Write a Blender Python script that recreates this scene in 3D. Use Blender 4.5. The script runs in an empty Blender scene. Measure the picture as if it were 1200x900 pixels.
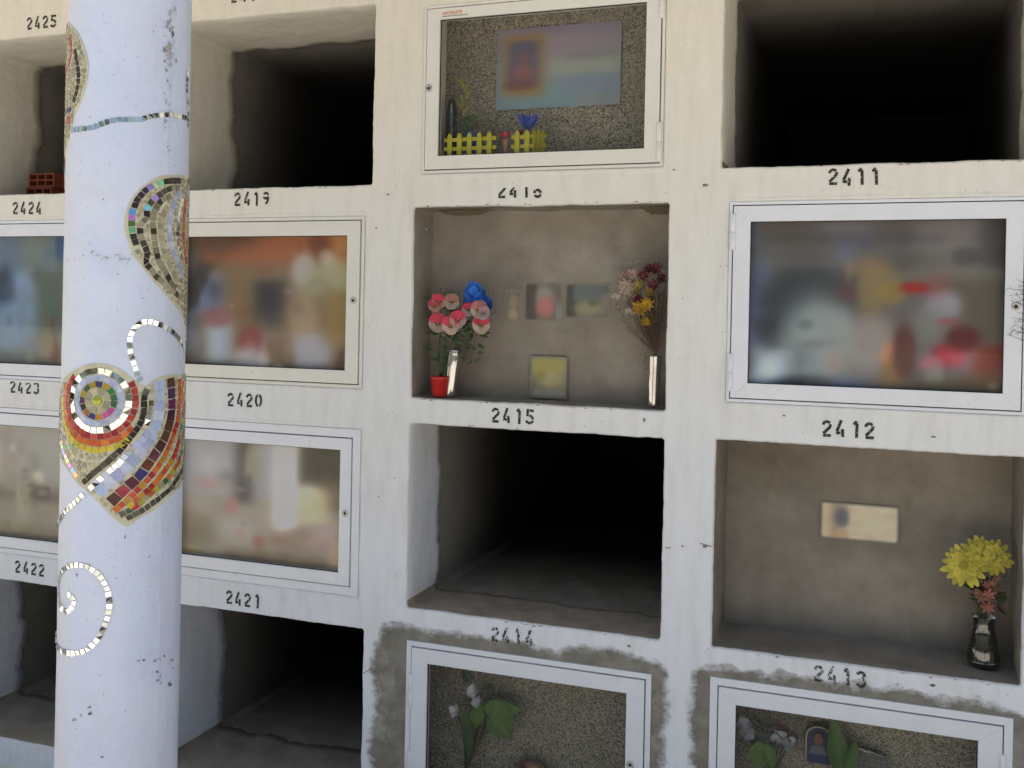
import bpy, bmesh, math, random
from math import sin, cos, tan, pi, radians, sqrt, atan2, hypot
from mathutils import Vector, noise, geometry
random.seed(7)
S = bpy.context.scene
COL = S.collection

# ------------------------------------------------------------------ camera and measuring helpers
T, PT, RL = radians(-19.7928), radians(-.20864), radians(1.13835)
F, CYP, D, CZ = 1190.07, 372.56, 2.84, 1.6
fwd = Vector((sin(T)*cos(PT), cos(T)*cos(PT), sin(PT)))
r0 = Vector((cos(T), -sin(T), 0)); u0 = r0.cross(fwd)
RT = r0*cos(RL)+u0*sin(RL); UP = -r0*sin(RL)+u0*cos(RL)
CAM = Vector((0, -D, CZ))
def ray(px, py): return fwd + RT*((px-600)/F) - UP*((py-CYP)/F)
def at(px, py, Y=0.):
    d = ray(px, py); return CAM + d*((Y+D)/d.y)
cd = bpy.data.cameras.new('camera'); cam = bpy.data.objects.new('camera', cd); COL.objects.link(cam)
cd.sensor_width = 36; cd.lens = F/1200*36; cd.shift_y = -(450-CYP)/1200; cd.clip_end = 500; cd.clip_start = .05
from mathutils import Matrix
m3 = Matrix((RT, UP, -fwd)).transposed(); cam.matrix_world = Matrix.Translation(CAM) @ m3.to_4x4()
S.camera = cam
S.view_settings.view_transform = 'Standard'; S.view_settings.look = 'None'; S.view_settings.exposure = 0
S.cycles.use_denoising = True
S.cycles.max_bounces = 8; S.cycles.transparent_max_bounces = 12
S.cycles.sample_clamp_indirect = 6

# ------------------------------------------------------------------ materials
def lin(c):
    return tuple((x/12.92 if x <= .04045 else ((x+.055)/1.055)**2.4) for x in c)
def s8(r, g, b, k=1.): 
    return tuple(min(.9, v*k) for v in lin((r/255, g/255, b/255)))
class Mat:
    def __init__(s, name):
        s.m = bpy.data.materials.new(name); s.m.use_nodes = True
        s.nt = s.m.node_tree; s.b = s.nt.nodes['Principled BSDF']; s.out = s.nt.nodes['Material Output']
        s.tc = s.nt.nodes.new('ShaderNodeTexCoord')
        g = s.nt.nodes.new('ShaderNodeNewGeometry'); s.pos = g.outputs['Position']
    def n(s, t, **k):
        x = s.nt.nodes.new('ShaderNode'+t)
        for a, v in k.items(): setattr(x, a, v)
        return x
    def set(s, inp, v):
        if hasattr(v, 'is_linked') or hasattr(v, 'links'): s.nt.links.new(v, inp)
        else:
            if hasattr(inp.default_value, '__len__') and len(inp.default_value) == 4 and len(v) == 3: v = (*v, 1)
            inp.default_value = v
    def noise(s, scale, detail=4, rough=.55, vec=None, dist=0):
        x = s.n('TexNoise'); x.inputs['Scale'].default_value = scale; x.inputs['Detail'].default_value = detail
        x.inputs['Roughness'].default_value = rough; x.inputs['Distortion'].default_value = dist
        s.set(x.inputs['Vector'], vec or s.pos); return x.outputs['Fac']
    def vor(s, scale, out='Distance', feature='F1', vec=None):
        x = s.n('TexVoronoi'); x.feature = feature; x.inputs['Scale'].default_value = scale
        s.set(x.inputs['Vector'], vec or s.pos); return x.outputs[out]
    def ramp(s, f, stops, interp='LINEAR'):
        x = s.n('ValToRGB'); x.color_ramp.interpolation = interp; e = x.color_ramp.elements
        while len(e) < len(stops): e.new(.5)
        for i, (p, c) in enumerate(stops):
            e[i].position = p; e[i].color = (*c, 1) if hasattr(c, '__len__') else (c, c, c, 1)
        s.set(x.inputs[0], f); return x.outputs[0]
    def mix(s, f, a, b, mode='MIX'):
        x = s.n('Mix'); x.data_type = 'RGBA'; x.blend_type = mode
        s.set(x.inputs[0], f); s.set(x.inputs[6], a); s.set(x.inputs[7], b); return x.outputs[2]
    def math(s, op, a, b=0., c=0.):
        x = s.n('Math'); x.operation = op
        for i, v in enumerate((a, b, c)): s.set(x.inputs[i], v)
        return x.outputs[0]
    def bump(s, h, dist=.002, strength=1., prev=None):
        x = s.n('Bump'); x.inputs['Distance'].default_value = dist; x.inputs['Strength'].default_value = strength
        s.set(x.inputs['Height'], h)
        if prev is not None: s.set(x.inputs['Normal'], prev)
        s.set(s.b.inputs['Normal'], x.outputs[0]); return x.outputs[0]
    def base(s, c, rough=.5, metal=0., **k):
        s.set(s.b.inputs['Base Color'], c); s.set(s.b.inputs['Roughness'], rough); s.set(s.b.inputs['Metallic'], metal)
        for a, v in k.items(): s.set(s.b.inputs[a.replace('_', ' ')], v)
        return s.m
    def attr(s, name='Col'):
        x = s.n('Attribute'); x.attribute_name = name; return x.outputs['Color']
    def alpha(s, f):
        t = s.n('BsdfTransparent'); x = s.n('MixShader')
        s.set(x.inputs[0], f); s.nt.links.new(t.outputs[0], x.inputs[1]); s.nt.links.new(s.b.outputs[0], x.inputs[2])
        s.nt.links.new(x.outputs[0], s.out.inputs[0])

def sep(m):
    x = m.n('SeparateXYZ'); m.set(x.inputs[0], m.pos); return x.outputs

# rectangles of bare cement around the two lowest doors: cx, cz, hx, hz, reach
PATCH = [(-.985, .30, .400, .285, .045), (-.04, .30, .392, .298, .035), (-1.04, .28, .375, .26, .035)]
def plaster(name, patches=(), tint=1.):
    m = Mat(name)
    o = sep(m)
    # warm light high up and bluish light low down, painted into the colour
    g = m.math('MULTIPLY_ADD', o[2], 1/1.7, -.45)
    g = m.math('ADD', g, m.math('MULTIPLY_ADD', m.noise(2.2, 3), .5, -.25))
    col = m.ramp(g, [(0., (.84*tint, .865*tint, .95*tint)), (.5, (.82*tint, .82*tint, .81*tint)), (1., (.81*tint, .765*tint, .675*tint))])
    # stretched brush streaks, blotches and greyish dirt
    mp = m.n('Mapping'); m.set(mp.inputs[0], m.pos); mp.inputs['Scale'].default_value = (3, 3, .6)
    streak = m.noise(9, 5, .6, mp.outputs[0])
    col = m.mix(m.math('MULTIPLY', m.ramp(streak, [(.45, 0.), (.75, 1.)]), .28), col, (.52, .49, .43))
    col = m.mix(m.math('MULTIPLY', m.ramp(m.noise(5, 6, .65), [(.5, 0.), (.72, 1.)]), .3), col, (.8, .78, .72))
    sp = m.math('MULTIPLY', m.ramp(m.vor(75), [(.0, 1.), (.10, 1.), (.17, 0.)]), m.ramp(m.noise(11, 3), [(.60, 0.), (.66, 1.)]))
    col = m.mix(m.math('MULTIPLY', sp, .75), col, (.2, .17, .14))
    h = m.noise(28, 8, .6)
    h2 = m.math('MULTIPLY_ADD', m.noise(4.5, 3), 5., h)
    h2 = m.math('ADD', h2, m.math('MULTIPLY', m.ramp(m.noise(13, 6, .7, None, .6), [(.5, 0.), (.62, 1.)]), .13))
    rough = .62
    if patches:
        mask = None
        for cx, cz, hx, hz, reach in patches:
            dx = m.math('MAXIMUM', m.math('SUBTRACT', m.math('ABSOLUTE', m.math('SUBTRACT', o[0], cx)), hx), 0.)
            dz = m.math('MAXIMUM', m.math('SUBTRACT', m.math('ABSOLUTE', m.math('SUBTRACT', o[2], cz)), hz), 0.)
            d = m.math('SUBTRACT', reach, m.math('SQRT', m.math('ADD', m.math('MULTIPLY', dx, dx), m.math('MULTIPLY', dz, dz))))
            mask = d if mask is None else m.math('MAXIMUM', mask, d)
        mpp = m.n('Mapping'); m.set(mpp.inputs[0], m.pos); mpp.inputs['Scale'].default_value = (1., 1., 1.7)
        mask = m.math('ADD', mask, m.math('MULTIPLY_ADD', m.noise(20, 8, .72, mpp.outputs[0], .25), .085, -.0425))
        mask = m.math('ADD', mask, m.math('MULTIPLY_ADD', m.noise(5, 3), .10, -.05))
        mk = m.ramp(m.math('MULTIPLY_ADD', mask, 45., .5), [(0., 0.), (1., 1.)])
        cem = m.ramp(m.noise(16, 8, .65), [(.25, (.14, .13, .11)), (.5, (.225, .21, .18)), (.75, (.35, .33, .29))])
        cem = m.mix(m.ramp(m.noise(6, 6, .7), [(.55, 0.), (.68, .65)]), cem, (.5, .48, .42))
        col = m.mix(mk, col, cem)
        h2 = m.math('ADD', h2, m.math('MULTIPLY', mk, -1.5))
    m.base(col, rough); m.bump(h2, .0035, .75)
    return m.m
M = {}
M['wall'] = plaster('lime_washed_plaster', PATCH)
M['lip'] = plaster('lime_washed_reveal', (), .94)
def concrete(name, a, b, c, sc=7.):
    m = Mat(name)
    col = m.ramp(m.noise(sc, 8, .62), [(.28, a), (.52, b), (.75, c)])
    col = m.mix(m.math('MULTIPLY', m.ramp(m.noise(2.4, 3), [(.4, 0.), (.65, 1.)]), .45), col, tuple(x*.7 for x in b))
    sp = m.ramp(m.vor(160), [(.0, 1.), (.12, 1.), (.2, 0.)])
    col = m.mix(m.math('MULTIPLY', sp, .25), col, (.08, .07, .06))
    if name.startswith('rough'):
        col = m.mix(m.ramp(sep(m)[1], [(.3, .9), (.85, 0.)]), col, m.mix(.45, col, (.55, .52, .47)))  # daylight near the opening painted in as a lighter front
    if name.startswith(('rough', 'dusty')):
        col = m.mix(m.ramp(sep(m)[1], [(.45, 0.), (1.5, .9)]), col, (.006, .005, .004))  # shade deep in the niche painted in as near black
    m.base(col, .85); m.bump(m.noise(45, 8, .65), .003, .7); return m.m
M['concrete'] = concrete('cement_render', (.20, .175, .145), (.29, .255, .215), (.37, .33, .28))
M['slabc'] = concrete('smooth_cement_slab', (.20, .172, .14), (.31, .27, .225), (.41, .365, .31), 6.)
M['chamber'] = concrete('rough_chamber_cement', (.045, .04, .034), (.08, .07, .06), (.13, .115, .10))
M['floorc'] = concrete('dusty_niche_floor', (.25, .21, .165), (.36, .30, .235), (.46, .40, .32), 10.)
def terrazzo():
    m = Mat('speckled_granite')
    c = m.vor(310, 'Color'); x = m.n('SeparateColor'); m.set(x.inputs[0], c)
    col = m.ramp(x.outputs[0], [(0., (.03, .026, .022)), (.22, (.09, .08, .065)), (.36, (.24, .21, .165)), (.8, (.34, .30, .235)), (1., (.50, .45, .37))])
    col = m.mix(m.ramp(m.noise(5, 6, .65), [(.4, 0.), (.7, .5)]), col, (.15, .13, .10))
    m.base(col, .4); m.bump(m.noise(260, 2), .0006, .5); return m.m
M['granite'] = terrazzo()
def alu(name, c, rough=.32):
    m = Mat(name)
    n = m.noise(9, 5, .6)
    mp = m.n('Mapping'); m.set(mp.inputs[0], m.pos); mp.inputs['Scale'].default_value = (2, 2, 14)
    col = m.mix(m.ramp(n, [(.45, 0.), (.8, .35)]), c, tuple(v*.8 for v in c))
    col = m.mix(m.ramp(m.noise(60, 6, .7), [(.62, 0.), (.72, .4)]), col, tuple(v*.55 for v in c))
    m.base(col, m.ramp(m.noise(14, 4), [(.3, rough*.8), (.7, rough*1.5)]), 0., Coat_Weight=.15, Coat_Roughness=.2)
    m.bump(m.noise(3, 2), .002, .3); return m.m
M['alu'] = alu('white_lacquered_aluminium', (.82, .84, .92))
M['aluwarm'] = alu('cream_lacquered_aluminium', (.80, .785, .74))
M['gasket_and_gap_shade'] = Mat('black_rubber_and_gap_shade').base((.012, .012, .012), .6)
M['steel'] = Mat('worn_steel').base((.55, .54, .52), .3, 1.)
M['darkmetal'] = Mat('dark_keyhole').base((.02, .02, .02), .5)
def glass():
    m = Mat('clear_window_pane'); m.nt.nodes.remove(m.b)
    fr = m.n('Fresnel'); fr.inputs[0].default_value = 1.16
    tr = m.n('BsdfTransparent'); tr.inputs[0].default_value = (.985, .99, .985, 1)
    gl = m.n('BsdfGlossy'); gl.inputs['Roughness'].default_value = .012; gl.inputs[0].default_value = (.95, .95, .95, 1)
    mx = m.n('MixShader'); m.set(mx.inputs[0], fr.outputs[0])
    df = m.n('BsdfDiffuse'); df.inputs[0].default_value = (.5, .47, .4, 1); mx2 = m.n('MixShader')
    m.set(mx2.inputs[0], m.ramp(m.noise(3.5, 6, .65), [(.4, .004), (.8, .05)]))
    m.nt.links.new(tr.outputs[0], mx.inputs[1]); m.nt.links.new(gl.outputs[0], mx.inputs[2])
    m.nt.links.new(mx.outputs[0], mx2.inputs[1]); m.nt.links.new(df.outputs[0], mx2.inputs[2])
    m.nt.links.new(mx2.outputs[0], m.out.inputs[0]); return m.m
M['glass'] = glass()
def stencil():
    m = Mat('worn_black_stencil_paint')
    m.base(m.ramp(m.noise(60, 4), [(.4, (.018, .017, .014)), (.7, (.05, .046, .038))]), .7)
    m.alpha(m.ramp(m.noise(170, 5, .7), [(.36, .25), (.46, 1.)])); return m.m
M['ink'] = stencil()
def faded():
    m = Mat('faded_black_stencil_paint')
    m.base((.03, .028, .024), .8)
    m.alpha(m.ramp(m.noise(120, 5, .7), [(.40, .0), (.52, .9)])); return m.m
M['inkfaded'] = faded()
def flat_alpha():
    m = Mat('soft_printed_picture')
    a = m.n('Attribute'); a.attribute_name = 'Col'
    nn = m.noise(40, 3)
    m.base(m.mix(m.math('MULTIPLY', nn, .08), a.outputs['Color'], (.3, .28, .25)), .6)
    m.alpha(a.outputs['Alpha']); return m.m
M['print'] = flat_alpha()
def vcol(name, rough=.5, metal=0., **k):
    m = Mat(name); c = m.attr()
    m.base(m.mix(m.ramp(m.noise(90, 4), [(.4, 0.), (.8, .3)]), c, (.05, .045, .04)), rough, metal, **k); return m.m
M['tile'] = vcol('glazed_glass_tile', .14, 0., Specular_IOR_Level=.22)
M['chip'] = vcol('scuffed_paint', .85)
M['petal'] = vcol('cloth_petal', .7)
M['leaf'] = vcol('leaf_green', .45)
def mirror():
    m = Mat('mirror_tile'); c = m.attr()
    m.base(c, .04, 1.); return m.m
M['mirror'] = mirror()
def iri():
    m = Mat('iridescent_tile'); c = m.attr()
    m.base(c, .12, .6); return m.m
M['iri'] = iri()
def grout():
    m = Mat('beige_grout')
    col = m.ramp(m.noise(50, 6), [(.3, (.52, .50, .38)), (.7, (.68, .65, .52))])
    m.base(col, .9); m.bump(m.noise(150, 4), .001, .7); return m.m
M['grout'] = grout()
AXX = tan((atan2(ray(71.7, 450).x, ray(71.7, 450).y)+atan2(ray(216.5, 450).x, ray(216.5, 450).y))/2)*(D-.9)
def column_paint():
    m = Mat('bluish_white_column_paint')
    col = m.ramp(m.noise(6, 6, .6), [(.35, (.63, .71, .94)), (.65, (.67, .75, .96))])
    mp = m.n('Mapping'); m.set(mp.inputs[0], m.pos); mp.inputs['Scale'].default_value = (6, 6, .5)
    col = m.mix(m.ramp(m.noise(5, 5, .6, mp.outputs[0]), [(.5, 0.), (.8, .35)]), col, (.76, .76, .80))
    col = m.mix(m.math('MULTIPLY', m.ramp(m.noise(9, 7, .7, None, .4), [(.52, 0.), (.68, 1.)]), .16), col, (.50, .53, .62))
    col = m.mix(m.math('MULTIPLY', m.ramp(m.noise(3.1, 5, .6), [(.5, 0.), (.7, 1.)]), .35), col, (.72, .74, .80))
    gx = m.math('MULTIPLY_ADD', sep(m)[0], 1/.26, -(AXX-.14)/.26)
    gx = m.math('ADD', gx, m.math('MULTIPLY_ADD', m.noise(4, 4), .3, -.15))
    col = m.mix(m.ramp(gx, [(.0, .95), (.6, 0.)]), col, (.80, .77, .78))  # warm light on the column's left side painted into the colour
    sp = m.math('MULTIPLY', m.ramp(m.vor(62), [(.0, 1.), (.045, 1.), (.085, 0.)]), m.ramp(m.noise(8, 3), [(.50, 0.), (.56, 1.)]))
    col = m.mix(m.math('MULTIPLY', sp, .8), col, (.16, .15, .15))
    m.base(col, .5)
    h = m.math('MULTIPLY_ADD', m.noise(7, 4), 5., m.noise(45, 6, .6))
    h = m.math('MULTIPLY_ADD', m.noise(30, 5, .6, mp.outputs[0]), 0.35, h)
    m.bump(m.math('ADD', h, m.math('MULTIPLY', sp, -2.)), .0035, .55); return m.m
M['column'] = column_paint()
def ground():
    m = Mat('sandy_ground')
    m.base(m.ramp(m.noise(3, 8, .65), [(.3, (.70, .64, .54)), (.7, (.80, .74, .64))]), .9)
    m.bump(m.noise(20, 8), .01, .6); return m.m
M['ground'] = ground()
def simple(name, c, rough=.5, metal=0., var=.25, sc=20., **k):
    m = Mat(name); m.base(m.mix(m.math('MULTIPLY', m.noise(sc, 4), var), c, tuple(v*.4 for v in c)), rough, metal, **k); return m.m
M['red'] = simple('red_plastic', (.55, .025, .02), .35)
M['brick'] = simple('red_hollow_brick', (.26, .06, .03), .85, 0, .5, 60)
M['silver'] = simple('silver_foil', (.62, .60, .58), .14, .85, .2, 30)
M['fence'] = simple('yellow_painted_wood', (.50, .46, .035), .55)
M['bluep'] = simple('blue_plastic', (.04, .12, .45), .4)
M['stem'] = simple('plant_stem', (.05, .08, .025), .6)
M['twig'] = simple('dry_twig', (.14, .10, .07), .8)
M['water'] = simple('tinted_glass_jar', (.10, .11, .08), .08, 0, .3, 60, Coat_Weight=1.)
M['white'] = simple('white_paint', (.78, .77, .74), .6)
M['earth'] = simple('potting_soil', (.05, .035, .02), .95)
M['bark'] = simple('tree_bark', (.09, .065, .045), .9)
M['terracotta'] = simple('terracotta_paint', (.48, .2, .1), .8)
M['foliage'] = vcol('tree_leaf', .6)
M['clay'] = simple('pink_clay', (.42, .22, .16), .7)
M['gold'] = simple('brass_rim', (.30, .27, .2), .3, 1.)
def jarglass():
    m = Mat('thin_jar_glass'); m.nt.nodes.remove(m.b)
    fr = m.n('Fresnel'); fr.inputs[0].default_value = 1.7
    tr = m.n('BsdfTransparent'); tr.inputs[0].default_value = (.55, .58, .52, 1)
    gl = m.n('BsdfGlossy'); gl.inputs['Roughness'].default_value = .05
    mx = m.n('MixShader'); m.set(mx.inputs[0], m.math('MULTIPLY', fr.outputs[0], 2.2))
    m.nt.links.new(tr.outputs[0], mx.inputs[1]); m.nt.links.new(gl.outputs[0], mx.inputs[2])
    m.nt.links.new(mx.outputs[0], m.out.inputs[0]); return m.m
M['jar'] = jarglass()

# ------------------------------------------------------------------ object helpers
ORG = {}
def tag(o, label=None, cat=None, group=None, kind=None):
    for k, v in (('label', label), ('category', cat), ('group', group), ('kind', kind)):
        if v: o[k] = v
    return o
def empty(name, loc, label, cat, group=None, kind=None):
    o = bpy.data.objects.new(name, None); COL.objects.link(o); o.location = loc; o.empty_display_size = .05
    ORG[o.name] = Vector(loc); return tag(o, label, cat, group, kind)
class MB:
    def __init__(s): s.v = []; s.f = []; s.mi = []; s.c = []; s.sm = []
    def face(s, pts, mi=0, c=(1, 1, 1, 1), sm=False):
        i = len(s.v); s.v += [tuple(p) for p in pts]; s.f.append(tuple(range(i, i+len(pts))))
        s.mi.append(mi); s.c.append(c if len(c) == 4 else (*c, 1)); s.sm.append(sm)
    def grid(s, rows, mi=0, c=(1, 1, 1, 1), close=False, sm=True, cap=False):
        i0 = len(s.v); n = len(rows[0]); c = c if len(c) == 4 else (*c, 1)
        for r in rows: s.v += [tuple(p) for p in r]
        for a in range(len(rows)-1):
            for b in range(n if close else n-1):
                b2 = (b+1) % n
                s.f.append((i0+a*n+b, i0+a*n+b2, i0+(a+1)*n+b2, i0+(a+1)*n+b)); s.mi.append(mi); s.c.append(c); s.sm.append(sm)
        if cap:
            s.f.append(tuple(i0+b for b in reversed(range(n)))); s.f.append(tuple(i0+(len(rows)-1)*n+b for b in range(n)))
            s.mi += [mi]*2; s.c += [c]*2; s.sm += [False]*2
    def box(s, a, b, mi=0, c=(1, 1, 1, 1)):
        (x0, y0, z0), (x1, y1, z1) = a, b
        P = [(x0, y0, z0), (x1, y0, z0), (x1, y1, z0), (x0, y1, z0), (x0, y0, z1), (x1, y0, z1), (x1, y1, z1), (x0, y1, z1)]
        i = len(s.v); s.v += P; c = c if len(c) == 4 else (*c, 1)
        for f in ((0, 3, 2, 1), (4, 5, 6, 7), (0, 1, 5, 4), (1, 2, 6, 5), (2, 3, 7, 6), (3, 0, 4, 7)):
            s.f.append(tuple(i+k for k in f)); s.mi.append(mi); s.c.append(c); s.sm.append(False)
    def tube(s, pts, rad, n=8, mi=0, c=(1, 1, 1, 1)):
        pts = [Vector(p) for p in pts]; rows = []
        for i, p in enumerate(pts):
            d = (pts[min(i+1, len(pts)-1)]-pts[max(i-1, 0)]).normalized()
            a = d.cross(Vector((0, 1, 0)) if abs(d.y) < .9 else Vector((1, 0, 0))).normalized(); b = d.cross(a)
            r = rad[i] if hasattr(rad, '__len__') else rad
            rows.append([p+(a*cos(2*pi*k/n)+b*sin(2*pi*k/n))*r for k in range(n)])
        s.grid(rows, mi, c, True, True, True)
    def lathe(s, base, prof, n=28, mi=0, c=(1, 1, 1, 1), tilt=(0, 0), cap=True):
        bx = Vector(base); rows = []
        for r, z in prof:
            o = bx+Vector((tilt[0]*z, tilt[1]*z, z))
            rows.append([o+Vector((r*cos(2*pi*k/n), r*sin(2*pi*k/n), 0)) for k in range(n)])
        s.grid(rows, mi, c, True, True, cap)
    def build(s, name, mats, parent=None, bevel=0, weld=False):
        og = ORG[parent.name] if parent else Vector((0, 0, 0))
        me = bpy.data.meshes.new(name); me.from_pydata([Vector(v)-og for v in s.v], [], s.f); 
        for m in (mats if isinstance(mats, (list, tuple)) else [mats]): me.materials.append(m)
        me.polygons.foreach_set('material_index', s.mi); me.polygons.foreach_set('use_smooth', s.sm)
        ca = me.color_attributes.new('Col', 'FLOAT_COLOR', 'CORNER'); arr = []
        for f, c in zip(s.f, s.c): arr += list(c)*len(f)
        ca.data.foreach_set('color', arr)
        if weld:
            bm = bmesh.new(); bm.from_mesh(me); bmesh.ops.remove_doubles(bm, verts=bm.verts, dist=1e-5)
            bmesh.ops.recalc_face_normals(bm, faces=bm.faces); bm.to_mesh(me); bm.free()
        me.update()
        o = bpy.data.objects.new(name, me); COL.objects.link(o)
        if parent: o.parent = parent
        ORG[o.name] = og
        if bevel:
            md = o.modifiers.new('bevel', 'BEVEL'); md.width = bevel; md.segments = 2; md.limit_method = 'ANGLE'
        return o
def fbm(x, y, z=0, sc=1.): return noise.fractal(Vector((x*sc, y*sc, z*sc)), 1., 2., 4)

# ------------------------------------------------------------------ the niche wall
wall = empty('niche_wall', (-1.2, 0, -.07), 'whitewashed cemetery wall of stacked rectangular burial niches with stencilled black numbers', 'wall')
COLX = [(-3.22, -2.44), (-2.285, -1.498), (-1.35, -.56), (-.415, .357), (.505, 1.28)]
ROWZ = [(1.997, 2.56), (1.337, 1.922), (.689, 1.257), (.03, .602)]
# kind of each niche: open (deep chamber), shallow (closed by a slab), door
KIND = {(0, 0): 'open', (0, 1): 'door', (0, 2): 'door', (0, 3): 'open',
        (1, 0): 'open', (1, 1): 'door', (1, 2): 'door', (1, 3): 'open',
        (2, 0): 'door', (2, 1): 'shallow', (2, 2): 'open', (2, 3): 'door',
        (3, 0): 'open', (3, 1): 'door', (3, 2): 'shallow', (3, 3): 'door',
        (4, 0): 'shallow', (4, 1): 'shallow', (4, 2): 'shallow', (4, 3): 'shallow'}
# door leaf rectangles x0,x1,z0,z1 and glass rectangles, from the photograph's proportions
def rect(p):
    q = [at(*a) for a in p]
    return ((q[0].x+q[3].x)/2, (q[1].x+q[2].x)/2, (q[2].z+q[3].z)/2, (q[0].z+q[1].z)/2)
DOOR = {
 (2, 0): dict(leaf=rect([(504, 9.5), (776, -10), (772, 190), (497, 199.5)]), glass=rect([(517.5, 24.5), (759, 1.5), (755, 173), (513, 184.5)]), hinge=1, of=.012),
 (1, 1): dict(leaf=(-2.262, -1.531, 1.371, 1.884), glass=(-2.205, -1.576, 1.412, 1.838), hinge=-1, of=.014),
 (1, 2): dict(leaf=(-2.262, -1.5475, .734, 1.198), glass=(-2.208, -1.586, .773, 1.161), hinge=-1, of=.030),
 (3, 1): dict(leaf=rect([(861.5, 241.5), (1201, 236.5), (1195, 479), (855, 467.5)]), glass=rect([(880, 260), (1181, 256), (1173, 460), (876, 450)]), hinge=-1, of=.012),
 (2, 3): dict(leaf=(-1.325, -.600, .085, .571), glass=(-1.273, -.651, .13, .528), hinge=-1, of=.019),
 (3, 3): dict(leaf=(-.392, .318, .085, .583), glass=(-.345, .262, .13, .540), hinge=1, of=.024),
 (0, 1): dict(leaf=(-3.19, -2.47, 1.345, 1.888), glass=(-3.14, -2.52, 1.386, 1.845), hinge=-1, of=.014),
 (0, 2): dict(leaf=(-3.19, -2.47, .722, 1.205), glass=(-3.14, -2.52, .760, 1.164), hinge=-1, of=.02),
}
def outline(x0, x1, z0, z1, rad, wob, seed, step=.012):
    """a rectangle with rounded corners and a slightly uneven edge, counter-clockwise from the front"""
    P = []
    cs = [(x0+rad, z0+rad, pi, 1.5*pi), (x1-rad, z0+rad, 1.5*pi, 2*pi), (x1-rad, z1-rad, 0, .5*pi), (x0+rad, z1-rad, .5*pi, pi)]
    raw = []
    for cx, cz, a0, a1 in cs:
        for k in range(5):
            a = a0+(a1-a0)*k/4; raw.append((cx+rad*cos(a), cz+rad*sin(a)))
    n = len(raw)
    for i in range(n):
        a, b = raw[i], raw[(i+1) % n]; L = hypot(b[0]-a[0], b[1]-a[1]); k = max(1, int(L/step))
        for j in range(k): P.append((a[0]+(b[0]-a[0])*j/k, a[1]+(b[1]-a[1])*j/k))
    mx, mz = (x0+x1)/2, (z0+z1)/2; Q = []
    for x, z in P:
        w = wob*(fbm(x*7+seed*3.1, z*7, seed)+.55*noise.noise(Vector((x*45, z*45, seed)))+.25*noise.noise(Vector((x*140, z*140, seed))))
        sx = 1 if abs(x-mx)/(x1-x0) > abs(z-mz)/(z1-z0) else 0
        if sx: x += w*(1 if x > mx else -1)
        else: z += w*(1 if z > mz else -1)
        Q.append((x, z))
    return Q
def offset(Q, x0, x1, z0, z1, d):
    mx, mz = (x0+x1)/2, (z0+z1)/2; hx, hz = (x1-x0)/2, (z1-z0)/2
    return [(mx+(x-mx)*(1+d/hx), mz+(z-mz)*(1+d/hz)) for x, z in Q]
holes = []
for (ci, ri), kind in KIND.items():
    x0, x1 = COLX[ci]; z0, z1 = ROWZ[ri]
    if (ci, ri) == (3, 0): z0 = 2.017
    if (ci, ri) == (3, 2): z1 = 1.264
    if kind == 'door':
        if (ci, ri) not in DOOR: continue
        d = DOOR[(ci, ri)]; L = d['leaf']; e = d['of']+.001
        R = (L[0]-e, L[1]+e, L[2]-e, L[3]+e)
        Q = outline(*R, .002, .0005, ci*5+ri, .05)
    else:
        R = (x0, x1, z0, z1)
        Q = outline(*R, .009 if kind == 'open' else .006, .0026, ci*5+ri+2)
    holes.append((ci, ri, kind, R, Q))
WX0, WX1, WZ0, WZ1 = -4.2, 1.6, -.07, 3.25
# front sheet, triangulated round the openings
pts = []; edges = []
def addloop(L):
    i = len(pts); pts.extend(Vector(p) for p in L); edges.extend((i+k, i+(k+1) % len(L)) for k in range(len(L)))
addloop([(WX0, WZ0), (WX1, WZ0), (WX1, WZ1), (WX0, WZ1)])
outer = []
for h in holes:
    e = 0. if h[2] == 'door' else .0045
    Q = offset(h[4], *h[3], e); outer.append(Q); addloop(Q)
res = geometry.delaunay_2d_cdt(pts, edges, [], 1, 1e-6)
vv, ff = res[0], res[2]
def inside(p, Q):
    c = False; n = len(Q); x, y = p
    for i in range(n):
        x1, y1 = Q[i]; x2, y2 = Q[i-1]
        if (y1 > y) != (y2 > y) and x < (x2-x1)*(y-y1)/(y2-y1)+x1: c = not c
    return c
b = MB()
for f in ff:
    cx = sum(vv[i][0] for i in f)/3; cz = sum(vv[i][1] for i in f)/3
    if any(h[3][0]-.02 < cx < h[3][1]+.02 and h[3][2]-.02 < cz < h[3][3]+.02 and inside((cx, cz), Q) for h, Q in zip(holes, outer)): continue
    b.face([(vv[i][0], 0, vv[i][1]) for i in f])
b.build('wall_face', M['wall'], wall, weld=False)
b = MB(); b.box((WX0, .004, 2.68), (WX1, 2.6, WZ1)); b.box((WX0-.02, .004, WZ0), (WX0, 2.6, WZ1)); b.box((WX1, .004, WZ0), (WX1+.02, 2.6, WZ1)); b.box((WX0, 2.6, WZ0), (WX1, 2.65, WZ1))
b.build('wall_core', M['concrete'], wall)
DEPTH = {(2, 1): .15, (3, 2): .25}
PAINT = {(0, 0): .40, (1, 0): .40, (2, 2): .235, (3, 0): .27, (0, 3): .36, (1, 3): .385}
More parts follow.
